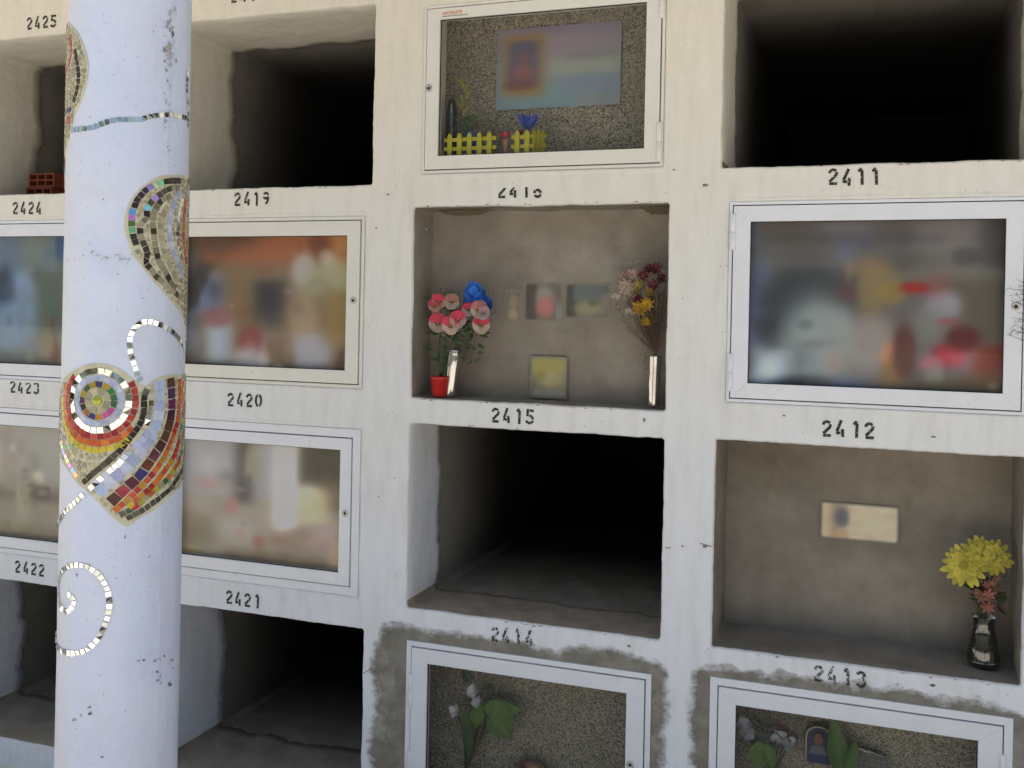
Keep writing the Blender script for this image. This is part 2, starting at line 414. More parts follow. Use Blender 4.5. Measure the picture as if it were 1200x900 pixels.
for (ci, ri, kind, R, Q), O in zip(holes, outer):
    x0, x1, z0, z1 = R; n = len(Q); mz = (z0+z1)/2
    b = MB()
    if kind == 'door':
        depth = .17 if (ci, ri) in ((2, 0),) else .14
        rows = [[(x, y, z) for x, z in Q] for y in (0., depth)]
        b.grid(rows, 0, close=True, sm=False); b.build('niche_reveal', [M['lip']], wall)
        b = MB(); b.box((x0-.004, depth, z0-.004), (x1+.004, depth+.03, z1+.004))
        b.build('closing_slab', M['granite'], wall)
        continue
    if kind == 'open':
        pd = PAINT.get((ci, ri), .3)
        def dep(x, z):
            nz = fbm(x*5, z*5, ci+ri*3)+.5*noise.noise(Vector((x*30, z*30, 7)))+.3*noise.noise(Vector((x*90, z*90, 3)))
            return pd+.035*nz
        isfl = [z < z0+.03 for x, z in Q]
        rr = [[(x, 0., z) for x, z in O], [(x*.5+a*.5, .0016, z*.5+c*.5) for (x, z), (a, c) in zip(O, Q)], [(x, .007, z) for x, z in Q]]
        for k in range(1, 9):
            t = k/8
            rr.append([(x+.0015*noise.noise(Vector((x*20, t*9, z*20))), .007+(dep(x, z)-.007)*t, z+.0015*noise.noise(Vector((x*22, t*9+4, z*22)))) for x, z in Q])
        back = offset(Q, *R, .012)
        rr.append([(x, dep(qx, qz)+.002, z) for (x, z), (qx, qz) in zip(back, Q)])
        for k in range(len(rr)-1):
            for i in range(n):
                j = (i+1) % n; fl = isfl[i] and isfl[j] and k >= 2
                if k == 2 and fl: fl = True
                b.face([rr[k][i], rr[k][j], rr[k+1][j], rr[k+1][i]], 1 if fl else 0, sm=True)
        b.build('painted_reveal', [M['lip'], M['floorc']], wall, weld=True)
        # deep chamber behind
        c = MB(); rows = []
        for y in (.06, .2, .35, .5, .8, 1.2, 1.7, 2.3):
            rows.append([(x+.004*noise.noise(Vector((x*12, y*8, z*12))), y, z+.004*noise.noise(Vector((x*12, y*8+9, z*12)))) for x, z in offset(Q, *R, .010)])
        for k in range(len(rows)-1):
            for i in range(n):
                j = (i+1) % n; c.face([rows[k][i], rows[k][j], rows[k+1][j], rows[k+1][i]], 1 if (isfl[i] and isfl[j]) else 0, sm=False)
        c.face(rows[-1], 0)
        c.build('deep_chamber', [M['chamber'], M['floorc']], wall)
    else:
        d = DEPTH.get((ci, ri), .2)
        rows = [[(x, 0., z) for x, z in O], [(x*.5+a*.5, .0016, z*.5+c*.5) for (x, z), (a, c) in zip(O, Q)], [(x, .007, z) for x, z in Q]]
        mi = [0, 0]
        for k in range(1, 7):
            t = k/6; rows.append([(x+.0025*noise.noise(Vector((x*15, t*5, z*15))), .007+(d-.007)*t, z+.002*noise.noise(Vector((x*15, t*5+3, z*15)))) for x, z in Q]); mi.append(1)
        for k in range(len(rows)-1):
            for i in range(n):
                j = (i+1) % n
                b.face([rows[k][i], rows[k][j], rows[k+1][j], rows[k+1][i]], mi[k], sm=True)
        b.build('cement_reveal', [M['lip'], M['concrete']], wall, weld=True)
        c = MB(); nx, nz = 40, 30; g = []
        for a in range(nz+1):
            g.append([(x0-.01+(x1-x0+.02)*q/nx, d-.004+.001*fbm((x0+(x1-x0)*q/nx)*3, a/nz*3, ci+ri), z0-.01+(z1-z0+.02)*a/nz) for q in range(nx+1)])
        c.grid(g); c.build('closing_slab', M['slabc'], wall)
# mortar fillets where slab meets the soffit in niche 2415
b = MB()
for xa, xb, h in ((-1.30, -1.13, .016), (-.66, -.56, .02)):
    k = 16; top = []; bot = []
    for i in range(k+1):
        x = xa+(xb-xa)*i/k; e = sin(pi*i/k)**.5 if xb < -.6 else min(1, i/k*3)
        top.append((x, .075, 1.921)); bot.append((x, .08+.012*e, 1.921-h*e-.004*random.random()))
    b.grid([top, bot], sm=True)
b.build('mortar_fillet', simple('dark_mortar', (.12, .10, .06), .9), wall)

# ------------------------------------------------------------------ stencilled numbers
def arc(cx, cz, rx, rz, a0, a1, n=10): return [(cx+rx*cos(radians(a0+(a1-a0)*i/n)), cz+rz*sin(radians(a0+(a1-a0)*i/n))) for i in range(n+1)]
DIG = {
 '0': [arc(.28, .5, .2, .41, 100, 260), arc(.32, .5, .2, .41, -80, 80)],
 '1': [[(.16, .80), (.34, .98)], [(.36, .86), (.36, .0)]],
 '2': [arc(.29, .69, .2, .22, 175, 35, 8), arc(.29, .69, .2, .22, 20, -30, 4)+[(.10, .20)], [(.08, .085), (.54, .085)]],
 '3': [arc(.28, .70, .2, .2, 165, -60), arc(.28, .28, .22, .2, 60, -165)],
 '4': [[(.36, 1.0), (.10, .34)], [(.05, .24), (.30, .24)], [(.42, .48), (.42, .0)]],
 '5': [[(.54, .91), (.24, .91)], [(.12, 1.0), (.12, .52)], arc(.26, .32, .24, .24, 95, 5), arc(.26, .32, .24, .24, -12, -160)],
 '6': [arc(.30, .62, .2, .3, 65, 170), [(.10, .50), (.10, .30)], arc(.30, .28, .2, .2, 205, 345), arc(.30, .28, .2, .22, 5, 120)],
 '8': [arc(.3, .72, .17, .19, 100, 260), arc(.3, .72, .17, .19, -80, 80), arc(.28, .27, .2, .2, 100, 260), arc(.32, .27, .2, .2, -80, 80)],
 '9': [arc(.30, .70, .2, .2, 200, 345), arc(.30, .70, .2, .2, 150, 15)] + [[(.5, .60), (.46, .3), (.3, .09)]],
}
def ribbon(P, w):
    L, R_ = [], []
    for i, p in enumerate(P):
        a = P[max(0, i-1)]; c = P[min(len(P)-1, i+1)]; dx, dz = c[0]-a[0], c[1]-a[1]; l = hypot(dx, dz) or 1
        nx, nz = -dz/l*w/2, dx/l*w/2; L.append((p[0]+nx, p[1]+nz)); R_.append((p[0]-nx, p[1]-nz))
    return L, R_
def number(txt, px, py, h=.045, lo=0., hi=1.2, slant=0., rot=0., mat='ink', pitch=.80, lab=None, w=.17):
    c = at(px, py); b = MB(); tot = pitch*h*(len(txt)-1)+.6*h; x = c.x-tot/2; z0 = c.z-h/2
    for i, ch in enumerate(txt):
        jx, jz, jr = random.uniform(-.02, .02)*h, random.uniform(-.03, .03)*h, random.uniform(-.04, .04)+rot
        for s in DIG[ch]:
            L, R_ = ribbon(s, w)
            def tr(p):
                px_, pz_ = p[0], min(max(p[1], lo), hi)
                X = (px_+slant*pz_)*h; Z = pz_*h
                return (x+i*pitch*h+jx+X*cos(jr)-Z*sin(jr), -.0014, z0+jz+X*sin(jr)+Z*cos(jr))
            for k in range(len(s)-1):
                q = [L[k], L[k+1], R_[k+1], R_[k]]
                if max(p[1] for p in q) <= lo or min(p[1] for p in q) >= hi: continue
                b.face([tr(p) for p in q])
    o = b.build('stencilled_number', M[mat], wall); o['label'] = lab or f'black stencilled number {txt} painted on the wall band'
NUMS = [('2425', 49, 26), ('2424', 32, 244), ('2423', 29, 454), ('2422', 35, 666), ('2418', 291, -6), ('2419', 295, 233), ('2420', 287, 469),
        ('2421', 285, 702), ('2415', 601, 487), ('2411', 1001, 207), ('2412', 994, 503)]
for t, x, y in NUMS: number(t, x, y)
number('2416', 609, 223, h=.047, hi=.66, lab='stencilled number 2416 with the tops of its digits missing')
number('2414', 600, 745, h=.045, mat='inkfaded', lab='faded stencilled number 2414 half on bare cement')
number('2413', 984, 792, h=.045, mat='inkfaded', lab='faded stencilled number 2413 half on bare cement')

# small chips, nicks and scratches in the plaster
def blotch(b, c, r, c4, sy=1., n=11, y=-.0012, f=None, jag=.5):
    pts = []
    for k in range(n):
        a = 2*pi*k/n; rr = r*(1-jag/2+jag*random.random()); pts.append((c[0]+rr*cos(a), y, c[1]+rr*sy*sin(a)))
    b.face([f(p) if f else p for p in pts], 0, c4)
b = MB()
for px, py, r, sy, c in [(455, 228, .005, .5, (.25, .21, .18)), (441, 267, .003, 1, (.2, .18, .15)), (826, 217, .006, .6, (.2, .18, .15)), (790, 199, .005, .5, (.28, .25, .22)),
                         (500, 269, .005, .5, (.3, .27, .22)), (444, 582, .003, .5, (.1, .09, .08)), (358, 497, .003, 1, (.2, .2, .2)), (545, 205, .002, 1, (.3, .3, .3)),
                         (826, 640, .008, .5, (.30, .27, .2)), (737, 757, .005, .6, (.2, .17, .12)), (1093, 803, .008, .5, (.15, .13, .12)), (1094, 512, .006, .5, (.3, .3, .3)), (919, 487, .005, .4, (.2, .19, .18)),
                         (800, 640, .003, 1, (.2, .2, .2)), (800, 350, .002, 1, (.3, .28, .25)), (463, 560, .002, 1, (.15, .15, .15)), (755, 492, .004, 1.5, (.25, .24, .22))]:
    p = at(px, py); blotch(b, (p.x, p.z), r, c, sy)
for (xa, ya, xb, yb) in [(383, 694, 393, 696), (820, 637, 834, 641), (523, 205, 538, 204.5), (780, 642, 786, 643), (425, 790, 437, 783), (826, 216, 831, 218)]:
    p, q = at(xa, ya), at(xb, yb); b.face([(p.x, -.0011, p.z), (q.x, -.0011, q.z+.0006), (q.x, -.0011, q.z+.003), (p.x, -.0011, p.z+.0022)], 0, (.16, .15, .14))
# nibbled paint along the sills
for xa, xb, z, m in [(-1.34, -.57, 1.337, 26), (-.40, .35, 2.017, 22), (-2.2, -1.51, 1.997, 18), (-1.34, -.57, 1.922, 22), (-1.34, -.57, .689, 16), (-.4, .35, .689, 20), (-1.34, -.57, 1.257, 14), (-.4, .35, 1.257, 12)]:
    for _ in range(m):
        x = random.uniform(xa, xb); s = -1 if z in (1.337, 1.997, 2.017, .689) else 1
        if noise.noise(Vector((x*9, z, 2))) < -.05: continue
        c = random.choice([(.3, .25, .2), (.34, .22, .16), (.24, .20, .16), (.45, .40, .34)])
        blotch(b, (x, z+s*random.uniform(.003, .0062)), random.uniform(.001, .006), c, .3, 13, jag=1.1)
b.build('paint_chips', M['chip'], wall)

# ------------------------------------------------------------------ glass doors
def door(key, label, lockpx=None, warm=False, hinges=()):
    d = DOOR[key]; L = d['leaf']; G = d['glass']; of = d['of']; mat = M['aluwarm' if warm else 'alu']
    cx = (L[0]+L[1])/2
    t = empty('glass_door', (cx, 0, L[2]), label, 'door', 'white aluminium doors closing the niches')
    # fixed outer frame: four mitred bars
    def ring(A, B, y0, y1, name, bev):
        b = MB(); (a0, a1, c0, c1), (b0, b1, e0, e1) = A, B
        o = [(a0, c0), (a1, c0), (a1, c1), (a0, c1)]; i_ = [(b0, e0), (b1, e0), (b1, e1), (b0, e1)]
        for k in range(4):
            j = (k+1) % 4; g = .00004
            q = [o[k], o[j], i_[j], i_[k]]; mx = sum(p[0] for p in q)/4; mz_ = sum(p[1] for p in q)/4
            q = [(p[0]+(mx-p[0])*g*2, p[1]+(mz_-p[1])*g*6) for p in q]
            f = [(p[0], y0, p[1]) for p in q]; r = [(p[0], y1, p[1]) for p in q]
            v = len(b.v); b.v += f+r
            for fc in ((0, 1, 2, 3), (7, 6, 5, 4), (0, 4, 5, 1), (1, 5, 6, 2), (2, 6, 7, 3), (3, 7, 4, 0)):
                b.f.append(tuple(v+x for x in fc)); b.mi.append(0); b.c.append((1, 1, 1, 1)); b.sm.append(False)
        return b.build(name, mat, t, bevel=bev)
    b = MB(); A0 = (L[0]-of-.001, L[1]+of+.001, L[2]-of-.001, L[3]+of+.001); sd_ = key[0]*3+key[1]
    lo = outline(*A0, .002, .0003, sd_, .012); mid = outline(A0[0]-.007, A0[1]+.007, A0[2]-.007, A0[3]+.007, .009, .0025, sd_+1, .012); hi_ = outline(A0[0]-.015, A0[1]+.015, A0[2]-.015, A0[3]+.015, .016, .004, sd_+2, .012)
    def resam(Q, n=420):
        acc = [0.]
        for i in range(len(Q)): a_, c_ = Q[i], Q[(i+1) % len(Q)]; acc.append(acc[-1]+hypot(c_[0]-a_[0], c_[1]-a_[1]))
        o_ = []; i = 0
        for k in range(n):
            d_ = acc[-1]*k/n
            while acc[i+1] < d_: i += 1
            f_ = (d_-acc[i])/((acc[i+1]-acc[i]) or 1); a_, c_ = Q[i], Q[(i+1) % len(Q)]; o_.append((a_[0]+(c_[0]-a_[0])*f_, a_[1]+(c_[1]-a_[1])*f_))
        return o_
    lo, mid, hi_ = resam(lo), resam(mid), resam(hi_)
    hgt = lambda x, z_: -.0012-.0022*max(0, noise.noise(Vector((x*14, z_*14, sd_)))+.35)
    b.grid([[(x, .0005, z_) for x, z_ in lo], [(x, hgt(x, z_)*.8, z_) for x, z_ in lo], [(x, hgt(x, z_), z_) for x, z_ in mid], [(x, .0006, z_) for x, z_ in hi_]], close=True)
    if key not in ((2, 3), (3, 3)): b.build('mortar_bead', M['wall'], wall)
    g = .0034
    ring((L[0]-of, L[1]+of, L[2]-of, L[3]+of), (L[0]-g, L[1]+g, L[2]-g, L[3]+g), -.004, .04, 'outer_frame', .0006)
    ring(L, (G[0], G[1], G[2], G[3]), -.008, .018, 'leaf_frame', .0007)
    b = MB()   # black rubber seal round the pane
    s = .0022
    for A in ((G[0]+.0003, G[1]-.0003, G[2]+.0003, G[2]+s), (G[0]+.0003, G[1]-.0003, G[3]-s, G[3]-.0003), (G[0]+.0003, G[0]+s, G[2]+s, G[3]-s), (G[1]-s, G[1]-.0003, G[2]+s, G[3]-s)):
        b.box((A[0], -.001, A[2]), (A[1], .004, A[3]))
    b.build('seal', M['gasket_and_gap_shade'], t)
    b = MB(); b.box((L[0]-g+.0003, .012, L[2]-g+.0003), (L[1]+g-.0003, .0124, L[2]-.0002))
    for A in ((L[0]-g, L[1]+g, L[2]-g, L[2]), (L[0]-g, L[1]+g, L[3], L[3]+g), (L[0]-g, L[0], L[2], L[3]), (L[1], L[1]+g, L[2], L[3])):
        b.box((A[0]+.0002, .010, A[2]+.0002), (A[1]-.0002, .011, A[3]-.0002))
    b.build('gap_shade_strip', M['gasket_and_gap_shade'], t)  # black strips stand in for the shade inside the open gap
    b = MB(); b.box((G[0]-.004, .006, G[2]-.004), (G[1]+.004, .009, G[3]+.004)); b.build('pane', M['glass'], t)
    hx = L[1]+.001 if d['hinge'] > 0 else L[0]-.001
    for hz0, hz1 in hinges:
        b = MB(); zm = (hz0+hz1)/2
        for a, c in ((hz0, zm-.0008), (zm+.0008, hz1)):
            b.lathe((hx, -.009, a), [(.0065, 0), (.0075, .001), (.0075, c-a-.001), (.0065, c-a)], 14)
        b.lathe((hx, -.009, zm-.001), [(.005, 0), (.005, .002)], 10)
        b.build('hinge', mat, t)
    if lockpx:
        p = at(*lockpx); b = MB()
        n = 20; rows = []
        for r, y in ((.0112, -.0079), (.0112, -.0105), (.0100, -.0118), (.0055, -.0112), (.0045, -.0098)):
            rows.append([(p.x+r*cos(2*pi*k/n), y, p.z+r*sin(2*pi*k/n)) for k in range(n)])
        b.grid(rows, close=True); lk = b.build('lock', M['steel'], t)
        b = MB(); b.face([(p.x+.0042*cos(2*pi*k/n), -.0104, p.z+.0042*sin(2*pi*k/n)) for k in range(n)])
        kh = b.build('keyhole', M['darkmetal'], t); kh.parent = lk
        ORG[lk.name] = ORG[t.name]
    return t
def zz(px, *ys): return [at(px, y).z for y in ys]
z = zz(772, -22, 22.5, 144, 190)
d16 = door((2, 0), 'cream aluminium framed glass door above the number 2416', (504, 104), True, ((z[1], z[0]), (z[3], z[2])))
d20 = door((1, 1), 'white framed glass door between the numbers 2419 and 2420, reflected orange and blue painted behind its pane', (415.5, 352), True)
d21 = door((1, 2), 'white framed glass door between the numbers 2420 and 2421, pale view with a white post', (406, 601))
z = zz(858, 251, 293, 414, 458)
d12 = door((3, 1), 'white framed glass door above the number 2412 with a large dim face painted behind', (1190, 359), False, ((z[1], z[0]), (z[3], z[2])))
z = zz(482, 788, 828, 878, 920)
d14 = door((2, 3), 'white framed glass door set in bare cement under the number 2414', (739, 895), False, ((z[1], z[0]), (z[3], z[2])))
z = zz(1187, 884, 930)
d13 = door((3, 3), 'white framed glass door set in bare cement under the number 2413', None, False, ((z[1], z[0]),))
door((0, 1), 'white framed glass door left of the column between the numbers 2424 and 2423')
door((0, 2), 'white framed glass door left of the column between the numbers 2423 and 2422')
# maker's sticker on door 2416
def text(name, body, size, loc, mat, parent, shear=0.):
    cu = bpy.data.curves.new('t', 'FONT'); cu.body = body; cu.size = size; cu.shear = shear; cu.offset = size*.02; cu.resolution_u = 3
    o = bpy.data.objects.new('t', cu); COL.objects.link(o)
    dg = bpy.context.evaluated_depsgraph_get(); me = bpy.data.meshes.new_from_object(o.evaluated_get(dg))
    bpy.data.objects.remove(o)
    og = ORG[parent.name]
    for v in me.vertices: v.co = Vector((loc[0]+v.co.x, loc[1], loc[2]+v.co.y))-og
    me.materials.clear(); me.materials.append(mat)
    r = bpy.data.objects.new(name, me); COL.objects.link(r); r.parent = parent; return r
M['orange'] = simple('orange_print', (.75, .16, .06), .6)
M['greyprint'] = simple('grey_print', (.2, .2, .2), .6)
p = at(519.5, 18)
text('maker_sticker', 'SAONUITE', .0135, (p.x, -.0085, p.z-.001), M['orange'], d16, .25)
b = MB()
x = p.x
while x < p.x+.082:
    w = random.uniform(.002, .006); b.box((x, -.0085, p.z-.0075), (x+w, -.0083, p.z-.0045)); x += w+.0014
b.build('sticker_small_print', M['greyprint'], d16)

# ------------------------------------------------------------------ panels painted with the reflections and contents blurred in the panes
def picture(name, R, y, base, blobs, label, cat, soft=0., n=(110, 76), group=None, k=1.25, contrast=1.22, tint=(1, 1, 1)):
    """flat print; blobs: (kind, u, v, su, sv, (r,g,b), strength) painted one over the other with soft edges"""
    x0, x1, z0, z1 = R; nx, nz = n; V = []; C = []
    gain = k*1.2
    if not soft and cat == 'picture':
        rg = random.Random(int(abs(x0*1000)+z0*77)); extra = []
        for _ in range(46):
            src = rg.choice(blobs); m_ = rg.uniform(.72, 1.28)
            extra.append((rg.choice('err'), min(1, max(0, src[1]+rg.gauss(0, .09))), min(1, max(0, src[2]+rg.gauss(0, .10))), rg.uniform(.012, .05), rg.uniform(.015, .07), tuple(min(235, v*m_) for v in src[5]), rg.uniform(.2, .45)))
        blobs = blobs+extra
    for j in range(nz+1):
        for i in range(nx+1):
            u, v = i/nx, j/nz; V.append((x0+(x1-x0)*u, y, z0+(z1-z0)*v)); c = list(base)
            w_ = .10*noise.noise(Vector((u*5, v*4, x0*7))); c = [t*(1+w_) for t in c]
            for kd, bu, bv, su, sv, cc, st in blobs:
                du, dv = abs(u-bu)/su, abs(v-(1-bv))/sv
                if kd == 'e': q = 1/(1+math.exp(min(50, (sqrt(du*du+dv*dv)-1)*5.5)))
                else:
                    e = 5.; q = 1/(1+math.exp(min(50, (du-1)*e*su/.1)))*1/(1+math.exp(min(50, (dv-1)*e*sv/.1)))
                q *= st; c = [a*(1-q)+b_*q for a, b_ in zip(c, cc)]
            al = 1.
            if soft:
                eu = min(u, 1-u)*(x1-x0)/soft; ev = min(v, 1-v)*(z1-z0)/soft
                al = min(1, eu)*min(1, ev); al = al*al*(3-2*al)
            lc = s8(*[max(8, (t-118)*contrast+118) for t in c], gain)
            if soft: lc = tuple(a*al+b_*(1-al) for a, b_ in zip(lc, (.262, .228, .187)))
            lc = tuple(min(.92, a*t_) for a, t_ in zip(lc, tint)); C.append((*lc, 1.))
    faces = [(j*(nx+1)+i, j*(nx+1)+i+1, (j+1)*(nx+1)+i+1, (j+1)*(nx+1)+i) for j in range(nz) for i in range(nx)]
    loc = Vector(((x0+x1)/2, y, z0))
    me = bpy.data.meshes.new(name); me.from_pydata([Vector(p)-loc for p in V], [], faces); me.materials.append(M['print'])
    ca = me.color_attributes.new('Col', 'FLOAT_COLOR', 'POINT'); ca.data.foreach_set('color', [t for c in C for t in c])
    o = bpy.data.objects.new(name, me); COL.objects.link(o); o.location = loc; ORG[o.name] = loc
    return tag(o, label, cat, group)
def inR(k, e=.006):
    G = DOOR[k]['glass']; return (G[0]-e-.03, G[1]+e+.005, G[2]-e-.012, G[3]+e+.012)
# 2420: reflections in the pane painted on an added panel
picture('painted_pane_view', inR((1, 1)), .035, (128, 108, 88), [
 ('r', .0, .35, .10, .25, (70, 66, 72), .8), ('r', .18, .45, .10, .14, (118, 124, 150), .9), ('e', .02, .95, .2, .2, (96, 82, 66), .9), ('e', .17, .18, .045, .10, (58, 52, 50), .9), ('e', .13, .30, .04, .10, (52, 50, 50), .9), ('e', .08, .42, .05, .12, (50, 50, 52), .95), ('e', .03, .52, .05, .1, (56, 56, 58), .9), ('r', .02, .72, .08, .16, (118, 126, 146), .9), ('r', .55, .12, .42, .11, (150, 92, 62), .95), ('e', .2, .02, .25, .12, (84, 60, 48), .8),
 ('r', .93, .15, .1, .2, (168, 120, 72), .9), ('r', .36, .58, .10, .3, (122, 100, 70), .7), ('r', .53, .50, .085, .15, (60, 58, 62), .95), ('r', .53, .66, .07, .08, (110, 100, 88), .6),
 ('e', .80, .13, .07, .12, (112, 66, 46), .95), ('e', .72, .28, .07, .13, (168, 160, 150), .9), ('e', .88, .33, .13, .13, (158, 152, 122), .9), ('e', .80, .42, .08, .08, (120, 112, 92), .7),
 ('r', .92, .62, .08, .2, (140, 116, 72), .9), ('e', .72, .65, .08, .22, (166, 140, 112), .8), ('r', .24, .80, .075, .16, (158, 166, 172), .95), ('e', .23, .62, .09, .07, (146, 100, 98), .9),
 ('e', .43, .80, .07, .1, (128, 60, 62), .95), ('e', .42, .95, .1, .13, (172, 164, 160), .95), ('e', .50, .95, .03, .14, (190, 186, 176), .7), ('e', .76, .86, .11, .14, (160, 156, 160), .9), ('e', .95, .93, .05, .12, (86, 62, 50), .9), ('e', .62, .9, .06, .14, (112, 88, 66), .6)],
 'soft blurred panel painted with reflections, orange band and pale figures, behind the 2420 door', 'picture', k=1.3, tint=(.90, .98, 1.14))
# 2421: reflected white post and court painted on an added panel
picture('painted_pane_view', inR((1, 2)), .035, (146, 140, 126), [
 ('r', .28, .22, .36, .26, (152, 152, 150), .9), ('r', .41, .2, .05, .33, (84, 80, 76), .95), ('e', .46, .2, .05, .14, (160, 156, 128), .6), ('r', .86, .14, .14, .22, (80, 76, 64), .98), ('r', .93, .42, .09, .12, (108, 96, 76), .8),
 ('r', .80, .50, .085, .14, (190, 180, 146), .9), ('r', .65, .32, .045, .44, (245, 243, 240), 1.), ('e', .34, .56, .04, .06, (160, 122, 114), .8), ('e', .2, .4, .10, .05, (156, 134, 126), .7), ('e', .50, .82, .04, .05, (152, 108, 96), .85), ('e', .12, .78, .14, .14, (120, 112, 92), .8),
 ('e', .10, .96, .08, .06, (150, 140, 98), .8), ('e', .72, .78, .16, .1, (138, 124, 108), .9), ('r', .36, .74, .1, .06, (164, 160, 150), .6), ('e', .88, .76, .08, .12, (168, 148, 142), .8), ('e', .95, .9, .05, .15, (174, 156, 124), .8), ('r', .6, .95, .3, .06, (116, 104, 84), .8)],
 'soft blurred panel painted with a reflected courtyard and white post behind the 2421 door', 'picture', k=1.5, contrast=1.3, tint=(.99, .97, 1.10))
# 2412
picture('painted_pane_view', inR((3, 1)), .035, (100, 94, 88), [
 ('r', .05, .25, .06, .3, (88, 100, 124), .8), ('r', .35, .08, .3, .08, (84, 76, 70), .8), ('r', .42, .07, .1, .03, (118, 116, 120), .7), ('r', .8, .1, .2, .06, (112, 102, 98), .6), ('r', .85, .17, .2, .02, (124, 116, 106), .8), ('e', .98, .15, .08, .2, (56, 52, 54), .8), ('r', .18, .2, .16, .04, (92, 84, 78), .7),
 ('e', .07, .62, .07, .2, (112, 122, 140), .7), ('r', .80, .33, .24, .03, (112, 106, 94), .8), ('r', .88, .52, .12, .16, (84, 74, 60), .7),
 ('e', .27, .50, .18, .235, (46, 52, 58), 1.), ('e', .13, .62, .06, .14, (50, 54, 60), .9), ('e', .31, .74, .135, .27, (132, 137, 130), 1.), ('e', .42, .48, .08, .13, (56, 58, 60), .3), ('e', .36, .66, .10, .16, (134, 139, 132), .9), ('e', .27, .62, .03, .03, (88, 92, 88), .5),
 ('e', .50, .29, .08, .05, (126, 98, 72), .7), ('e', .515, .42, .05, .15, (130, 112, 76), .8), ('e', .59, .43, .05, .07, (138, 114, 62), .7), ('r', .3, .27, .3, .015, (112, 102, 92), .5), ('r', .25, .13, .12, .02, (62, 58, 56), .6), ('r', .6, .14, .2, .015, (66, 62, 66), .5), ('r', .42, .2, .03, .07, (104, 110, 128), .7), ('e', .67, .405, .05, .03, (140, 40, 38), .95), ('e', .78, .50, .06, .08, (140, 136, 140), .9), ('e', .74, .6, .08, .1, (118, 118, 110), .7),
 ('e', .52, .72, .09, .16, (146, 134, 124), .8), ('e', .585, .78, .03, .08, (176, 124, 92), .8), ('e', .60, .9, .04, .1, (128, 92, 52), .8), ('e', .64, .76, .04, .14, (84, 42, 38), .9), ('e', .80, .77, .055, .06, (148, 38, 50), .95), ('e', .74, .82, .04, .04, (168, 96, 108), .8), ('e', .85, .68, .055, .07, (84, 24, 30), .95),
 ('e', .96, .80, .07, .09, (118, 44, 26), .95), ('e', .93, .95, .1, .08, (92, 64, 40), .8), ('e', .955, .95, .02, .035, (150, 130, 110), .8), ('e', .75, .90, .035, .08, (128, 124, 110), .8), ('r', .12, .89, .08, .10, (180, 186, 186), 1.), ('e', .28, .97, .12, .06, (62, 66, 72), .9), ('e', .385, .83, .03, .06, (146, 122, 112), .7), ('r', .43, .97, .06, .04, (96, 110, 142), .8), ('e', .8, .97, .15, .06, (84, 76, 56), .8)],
 'soft blurred panel painted with a dark-haired head and red flowers behind the 2412 door', 'picture', k=1.42, contrast=1.28, tint=(.88, .96, 1.18))
# 2423 / 2422 behind the column
picture('painted_pane_view', inR((0, 1)), .035, (104, 112, 114), [
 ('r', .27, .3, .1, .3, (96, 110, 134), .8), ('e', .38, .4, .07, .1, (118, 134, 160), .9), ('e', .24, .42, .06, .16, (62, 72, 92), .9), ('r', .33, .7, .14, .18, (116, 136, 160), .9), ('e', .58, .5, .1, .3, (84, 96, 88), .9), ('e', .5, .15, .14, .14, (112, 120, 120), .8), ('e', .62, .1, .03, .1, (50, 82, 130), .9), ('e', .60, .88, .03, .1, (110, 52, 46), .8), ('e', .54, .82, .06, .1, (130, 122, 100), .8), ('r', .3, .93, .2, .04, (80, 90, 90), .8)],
 'soft blurred bluish painted panel behind the glass door left of the column above 2423', 'picture', k=1.3)
picture('painted_pane_view', inR((0, 2)), .035, (142, 134, 124), [
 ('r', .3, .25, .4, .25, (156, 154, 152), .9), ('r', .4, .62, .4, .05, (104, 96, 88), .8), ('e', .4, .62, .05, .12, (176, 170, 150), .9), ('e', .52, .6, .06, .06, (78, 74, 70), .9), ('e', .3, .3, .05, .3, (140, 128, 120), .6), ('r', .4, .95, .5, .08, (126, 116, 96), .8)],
 'soft blurred beige painted panel behind the glass door left of the column above 2422', 'picture', k=1.3)

# plaque in 2416, photos and cards in 2415 and 2413
q = [at(583, 36, .165), at(727, 122, .165)]
R16 = (q[0].x, q[1].x, q[1].z, q[0].z)
def slanted(o, s):  # keep level: nothing to do
    return o
picture('memorial_plaque', R16, .163, (104, 114, 120), [('r', .5, .05, .6, .24, (104, 92, 118), .9), ('r', .45, .3, .3, .2, (128, 112, 122), .7), ('r', .15, .92, .5, .22, (92, 122, 134), .9), ('r', .80, .72, .25, .12, (96, 112, 134), .9), ('r', .72, .5, .3, .1, (128, 134, 124), .8), ('r', .75, .38, .2, .05, (106, 98, 106), .7), ('r', .85, .22, .2, .1, (124, 112, 126), .7),
 ('r', .22, .46, .17, .38, (122, 92, 46), .95), ('r', .22, .44, .12, .28, (64, 62, 98), 1.), ('e', .22, .40, .06, .12, (96, 58, 60), .9), ('e', .22, .56, .09, .09, (120, 62, 62), .9), ('e', .2, .70, .13, .06, (96, 50, 48), .9)],
 'blurred mauve and blue memorial plaque with a small framed portrait behind the 2416 door', 'plaque', k=1.4, contrast=.82, n=(90, 60))
def pic_px(name, a, bb, Y, base, blobs, label, cat, soft=.013, k=1.3):
    p, q = at(*a, Y), at(*bb, Y)
    return picture(name, (p.x, q.x, q.z, p.z), Y-.001, base, blobs, label, cat, soft, (56, 44), k=k)
pic_px('pinned_photo', (614, 330), (660, 378), .1455, (98, 94, 88), [('r', .15, .5, .18, .5, (70, 66, 62), .8), ('e', .52, .35, .2, .25, (128, 128, 122), .8), ('e', .55, .62, .22, .25, (156, 100, 100), .9), ('e', .9, .75, .1, .2, (120, 122, 116), .7)],
       'blurred pinned photo of a pink figure on the back of niche 2415', 'photo')
